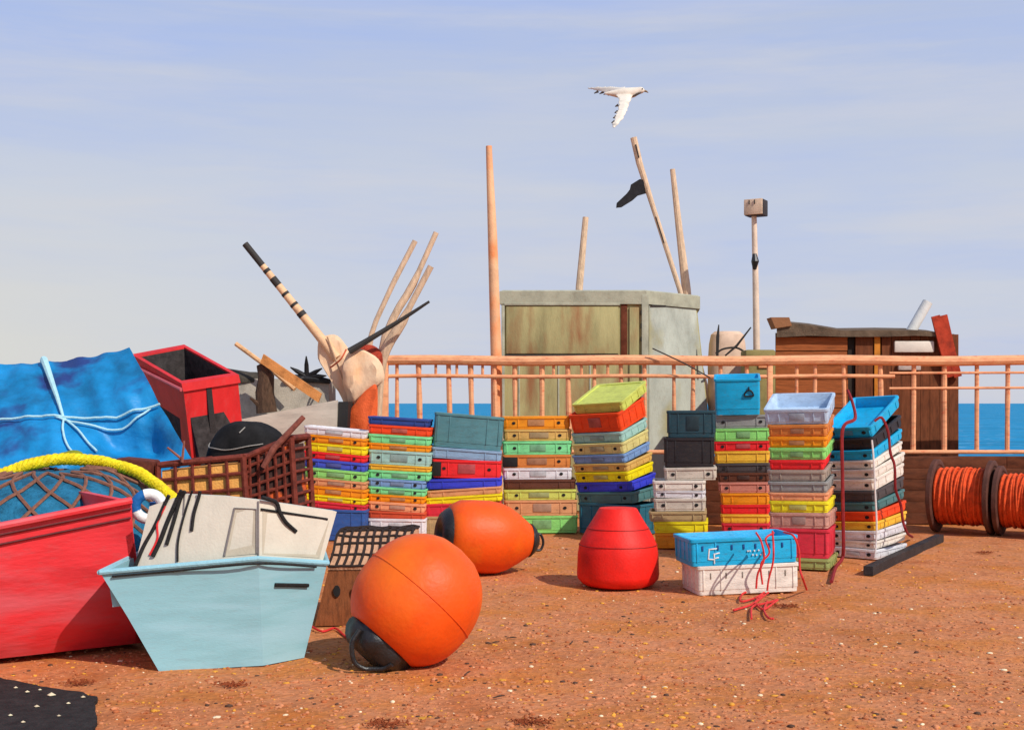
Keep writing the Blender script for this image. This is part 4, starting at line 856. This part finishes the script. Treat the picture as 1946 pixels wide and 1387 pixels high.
def oars():
    OR = mat('tarp_rust', C(172, 54, 24), .75, .3, 8, bump=.2)
    for lb, a_, b_ in (('short rust-red board on the hut corner, nearer the white pipe', (1779, 600), (1801, 690)), ('short rust-red board on the hut corner, the outer one of two', (1793, 599), (1814, 690))):
        p, q = P(*a_, 17.36), P(*b_, 17.38); d_ = (q-p).normalized(); w_ = d_.cross(Vector((0, 1, 0))).normalized()*.055
        end = P(b_[0]+7, 716, 17.4)
        solo('board', MB().loft([[p-w_*1.2, p+w_*1.0, p+w_+Vector((0, .06, 0)), p-w_+Vector((0, .06, 0))], [q-w_, q+w_, q+w_+Vector((0, .06, 0)), q-w_+Vector((0, .06, 0))], [end-w_, end+w_, end+w_+Vector((0, .06, 0)), end-w_+Vector((0, .06, 0))]]), OR, lb, 'board', 'rust-red boards fixed to the hut corner')
oars()

# ------------------------------------------------------------------ rope reels
def reel(label, px, r_, wdt, loc=None):
    FL = mat('reel_brown', C(84, 48, 36), .7, .3, 7, bump=.2, dirt=.3, dirtcol=(.03, .02, .015)); RP = mat('reel_rope', C(216, 76, 22), .75, .25, 14, dirt=.35, dirtcol=(.06, .015, .005), bump=.3)
    c = loc; ax = Vector((.84, -.54, 0)).normalized(); root = thing('rope_reel', label, 'rope reel', Vector((c.x, c.y, 0)), 'reels of orange rope by the wall')
    for sg in (-1, 1):
        o = c+ax*(sg*wdt/2)-ax*.035
        MB().lathe([(0, r_*.12), (0, r_*.94), (.012, r_), (.058, r_), (.07, r_*.94), (.07, r_*.86), (.058, r_*.82), (.058, r_*.12)], o, ax, 48).build('flange', FL, root, smooth=30)
    n = 22; m = MB(); rr = r_*.76; prof = []
    for i in range(n):
        t = -wdt/2+.05+(wdt-.1)*i/(n-1); bulge = rr*(1-.03*math.sin(i*2.1)-.05*abs(i/(n-1)-.5))
        m_t = (wdt-.1)/(n-1)*.55; tilt = .03*math.sin(i*1.9)
        u = ax.orthogonal().normalized(); w = ax.cross(u)
        ring = [c+ax*(t+tilt*math.cos(a_*.2244+i))+(u*math.cos(a_*.2244)+w*math.sin(a_*.2244))*bulge for a_ in range(29)]
        m.tube(ring, m_t, 6, cap=False)
    m.lathe([(-wdt/2+.03, rr*.96), (wdt/2-.03, rr*.96)], c, ax, 40)
    m.build('rope', RP, root, smooth=50)
def reels():
    r_ = .455; c1 = P(1832, 944, 15.35); c1.z = r_-.01; ax = Vector((.84, -.54, 0)).normalized(); w1 = .66
    reel('full reel of orange rope with both flanges showing, beside the crates', 1832, r_, w1, c1)
    c2 = c1+ax*(w1/2+.62/2+.10); c2.z = r_*.93-.01
    reel('reel of orange rope cut off by the right edge of the picture', 1950, r_*.93, .62, c2)
reels()

# ------------------------------------------------------------------ black beam on the shingle, black sheet painting a cast shadow in the corner
def beam():
    a_, b_ = GP(1650, 1091), GP(1786, 1027); d_ = (b_-a_).normalized(); w_ = Vector((d_.y, -d_.x, 0))*.045; z = Vector((0, 0, .075))
    rings = [[p-w_-Vector((0, 0, .01)), p+w_-Vector((0, 0, .01)), p+w_+z, p-w_+z] for p in (a_, a_.lerp(b_, .33), a_.lerp(b_, .66), b_)]
    solo('beam', MB().loft(rings), mat('beam_black', C(40, 38, 38), .6, .4, 5, bump=.2), 'black wooden beam lying on the shingle by the rope reels', 'beam')
beam()
def corner_shadow():  # flat black sheet added in place of a shadow on the shingle
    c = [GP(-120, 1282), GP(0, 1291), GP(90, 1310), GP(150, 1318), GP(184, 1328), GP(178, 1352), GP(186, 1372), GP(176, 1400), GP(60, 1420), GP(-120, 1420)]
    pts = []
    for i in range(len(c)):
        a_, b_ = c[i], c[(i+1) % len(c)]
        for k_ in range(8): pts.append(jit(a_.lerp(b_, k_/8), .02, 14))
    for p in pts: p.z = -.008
    solo('shadow_sheet', MB().prism(pts, Vector((0, 0, .022))), mat('shadow_black', C(38, 35, 33), .9, .35, 14, bump=.5, bscale=50), 'black rough-edged sheet standing in for a shadow in the bottom left corner', 'shadow')
    mb = MB(); ic = [Vector(v) for v in ((1, 0, 0), (-1, 0, 0), (0, 1, 0), (0, -1, 0), (0, 0, 1), (0, 0, -1))]; fc = [(0, 2, 4), (2, 1, 4), (1, 3, 4), (3, 0, 4), (2, 0, 5), (1, 2, 5), (3, 1, 5), (0, 3, 5)]
    for x, y, r_ in ((30, 1312, 8), (52, 1320, 9), (98, 1326, 16), (70, 1348, 10), (130, 1342, 8), (76, 1316, 7), (20, 1365, 8), (158, 1330, 9), (112, 1366, 7), (44, 1378, 8)):
        p = GP(x, y); mb.add([p+Vector((v.x*r_*.0016, v.y*r_*.0014, v.z*r_*.0009+.018)) for v in ic], fc)
    o = mb.build('pale_pebbles', pm[3], smooth=80); tag(o, 'few pale pebbles scattered on the black corner shadow sheet', 'pebbles'); o['kind'] = 'stuff'
corner_shadow()

# ------------------------------------------------------------------ red twine
TW = mat('twine_red', C(206, 50, 46), .8, .2, 20); TWD = mat('twine_dark', C(132, 30, 34), .8, .2, 20)
def twines():
    Y = 9.98
    t = lambda pts, r_=.0085: MB().tube([p for p in spline(pts, 6)], r_, 6)
    q = MB()
    for pts in ([(1437, 1012, 10.2), (1447, 1030, Y), (1452, 1062, Y), (1440, 1090, Y), (1437, 1118, Y)], [(1468, 1009, 10.2), (1470, 1040, Y), (1469, 1068, Y), (1461, 1100, Y), (1458, 1122, Y)], [(1470, 1012, 10.2), (1455, 1024, Y), (1462, 1050, Y), (1446, 1072, Y), (1449, 1110, Y)]):
        m = t([P(*p) for p in pts]); q.add(m.v, m.f)
    for pts in ([(1440, 1122), (1412, 1130), (1408, 1145), (1436, 1138), (1452, 1128)], [(1460, 1128), (1430, 1150), (1394, 1162)], [(1450, 1130), (1434, 1150), (1458, 1148), (1476, 1142)], [(1440, 1150), (1428, 1158), (1428, 1178)], [(1458, 1145), (1452, 1162), (1460, 1176), (1470, 1178)], [(1436, 1150), (1452, 1160), (1478, 1142)]):
        m = t([GP(*p)+Vector((0, 0, .012)) for p in pts], .009); q.add(m.v, m.f)
    solo('twine', q, TW, 'tangled red twine trailing from the sky blue front crate onto the shingle', 'twine')
    solo('twine', t([P(1490, 1011, 10.25), P(1508, 1018, 10.05), P(1518, 1045, 10.05), P(1520, 1080, 10.05), P(1526, 1100, 10.0), GP(1533, 1122)+Vector((0, 0, .01))], .009), TW, 'single red twine hanging down the right corner of the front crates', 'twine')
    Y2 = 12.2
    solo('rope', t([P(1611, 742, 12.95), P(1620, 765, 12.75), P(1625, 795, 12.45), P(1606, 806, 12.25), P(1600, 830, Y2), P(1601, 900, Y2), P(1602, 980, Y2), P(1603, 1040, Y2), P(1600, 1062, Y2+.0), P(1588, 1078, 11.9), GP(1580, 1108)+Vector((0, 0, .015))], .017), TWD, 'dark red rope hanging down the front of the right-hand crate stack', 'rope')
    solo('rope', t([P(1662, 800, 12.4), P(1676, 794, 12.4), P(1688, 822, 12.42), P(1692, 860, 12.42), P(1699, 880, 12.45), P(1701, 900, 12.45), P(1702, 930, 12.5), P(1712, 960, 12.6), P(1716, 990, 12.6), P(1724, 1012, 12.75), P(1734, 1020, 14.6)], .014), TWD, 'thin dark red rope hanging on the side of the right-hand crate stack', 'rope')
    solo('cord', t([P(1657, 836, 12.3), P(1660, 870, 12.28), P(1663, 930, 12.28), P(1666, 1000, 12.28), P(1663, 1058, 12.28)], .009), mat('cord_white', C(214, 208, 204), .7), 'white cord down the corner of the right-hand crate stack', 'cord')
twines()

# ------------------------------------------------------------------ gull
def gull():
    Y = 17.0; m = MB(); Pq = lambda x, y, dy=0: P(x, y, Y+dy)
    body = [(1148, 178, .015), (1160, 178, .035), (1175, 178, .062), (1190, 178, .078), (1204, 176, .07), (1213, 173, .052), (1219, 172, .048), (1225, 173, .02)]
    m.tube([Pq(x, y) for x, y, r in body], [r for x, y, r in body], 14)
    def wing(rows):     # rows: (lead x,y, trail x,y, dy)
        rings = []
        for lx, ly, tx, ty, dy, th in rows:
            a_, b_ = Pq(lx, ly, dy), Pq(tx, ty, dy+.01); md = a_.lerp(b_, .4); nrm = Vector((.2, -.9, .4)).normalized()
            rings.append([a_, md+nrm*th, b_, md-nrm*th])
        m.loft(rings)
    wing([(1206, 168, 1172, 184, 0, .03), (1190, 165, 1166, 180, .18, .028), (1165, 164, 1150, 177, .4, .024), (1138, 164, 1130, 175, .6, .018), (1120, 165, 1117, 171, .75, .013), (1112, 166, 1112, 168, .82, .01)])
    wing([(1204, 180, 1168, 180, 0, .03), (1200, 192, 1174, 188, -.2, .028), (1194, 208, 1173, 206, -.4, .024), (1187, 224, 1166, 222, -.58, .02), (1176, 237, 1162, 236, -.72, .016), (1168, 244, 1163, 242, -.8, .012)])
    root = thing('gull', 'white gull flying to the right high above the crates', 'gull', P(1185, 178, Y))
    gm = mat('gull_white', C(222, 212, 196), .8, .08, 6, sheet=(C(160, 152, 142), 6, .58, .75), bump=.03)
    o = m.build('body', gm, root, smooth=60)
    rm = o.modifiers.new('join', 'REMESH'); rm.mode = 'VOXEL'; rm.voxel_size = .013; rm.use_smooth_shade = True
    sm = o.modifiers.new('soft', 'SMOOTH'); sm.factor = .4; sm.iterations = 3
    MB().tube([Pq(1224, 173), Pq(1229, 174.5), Pq(1232, 177)], [.016, .012, .003], 8).build('beak', mat('beak_dark', C(120, 92, 50), .5), root)
    e_ = MB(); e_.lathe([(-.008, .004), (0, .010), (.008, .004)], Pq(1220, 171)+Vector((0, -.045, 0)), (0, 1, 0), 8); e_.build('eye', BLK, root)
    tf = MB()
    for k_, (x, y, dy) in enumerate(((1132, 177, .58), (1142, 178, .5), (1150, 179.5, .4), (1158, 181, .25))): tf.tube([Pq(x+5, y-3, dy), Pq(x-3, y+1, dy)], [.02, .006], 6)
    for x, y, dy in ((1170, 200, -.36), (1169, 212, -.46), (1166, 222, -.56), (1163, 231, -.66)): tf.tube([Pq(x+5, y, dy), Pq(x-1, y+3, dy)], [.02, .006], 6)
    tf.build('dark_feathers', mat('feather_dark', C(84, 76, 70), .8), root)
    MB().tube([Pq(1203, 183, -.04), Pq(1212, 179, -.055), Pq(1218, 176.5, -.05)], [.012, .016, .008], 6).build('collar', mat('feather_dark', C(84, 76, 70), .8), root)
gull()

# ------------------------------------------------------------------ twigs and weed on the shingle
TWG = mat('twig_dark', C(70, 50, 38), .85, .3, 20)
for i, (x, y, a_) in enumerate(((972, 1213, .2), (940, 1222, .5), (1086, 1222, 1.3), (888, 1280, 1.1), (1178, 1198, 1.4), (948, 1325, .5))):
    p = GP(x, y); d_ = Vector((math.cos(a_), math.sin(a_)*1.6, 0))*.035
    solo('twig', MB().tube([p-d_+Vector((0, 0, .006)), p+Vector((.004, 0, .010)), p+d_+Vector((0, 0, .006))], [.003, .0055, .003], 6), TWG, 'tiny dark twig lying on the open shingle', 'twig', 'twigs scattered on the open shingle')
WEED = mat('weed_rust', C(134, 62, 26), .85, .4, 20)
for lb, x, y, sz, n_ in (('rust-brown seaweed tuft on the shingle just right of the red twine', 1492, 1152, .09, 46), ('small rust-brown seaweed tuft between the black shadow sheet and the dinghy', 150, 1298, .07, 26),
                         ('rust-brown seaweed tuft on the shingle below the dinghy', 440, 1302, .08, 34), ('dark seaweed tuft at the bottom edge, below the big orange buoy', 736, 1376, .09, 44), ('loose seaweed tuft at the bottom edge, left of the middle', 1010, 1372, .09, 40), ('small seaweed tuft on the shingle in front of the rope reels', 1870, 1050, .08, 26)):
    c = GP(x, y); m = MB()
    for k_ in range(n_):
        a_, r_ = random.uniform(0, 6.28), sz*random.random()**.6; p = c+Vector((math.cos(a_)*r_*1.4, math.sin(a_)*r_, .004)); b_ = random.uniform(0, 6.28); l_ = random.uniform(.01, .028)
        m.tube([p, p+Vector((math.cos(b_)*l_*.5, math.sin(b_)*l_*.5, .010)), p+Vector((math.cos(b_+.8)*l_, math.sin(b_+.8)*l_, .003))], [.0025, .004, .0015], 5)
    for k_ in range(9):
        a_ = k_*.7; m.tube([c+Vector((0, 0, .005)), c+Vector((math.cos(a_)*sz*.6, math.sin(a_)*sz*.45, .009)), c+Vector((math.cos(a_+.3)*sz*1.2, math.sin(a_+.3)*sz*.9, .004))], [.004, .004, .0015], 5)
    solo('seaweed_tuft', m, WEED, lb, 'seaweed', 'seaweed tufts on the shingle')
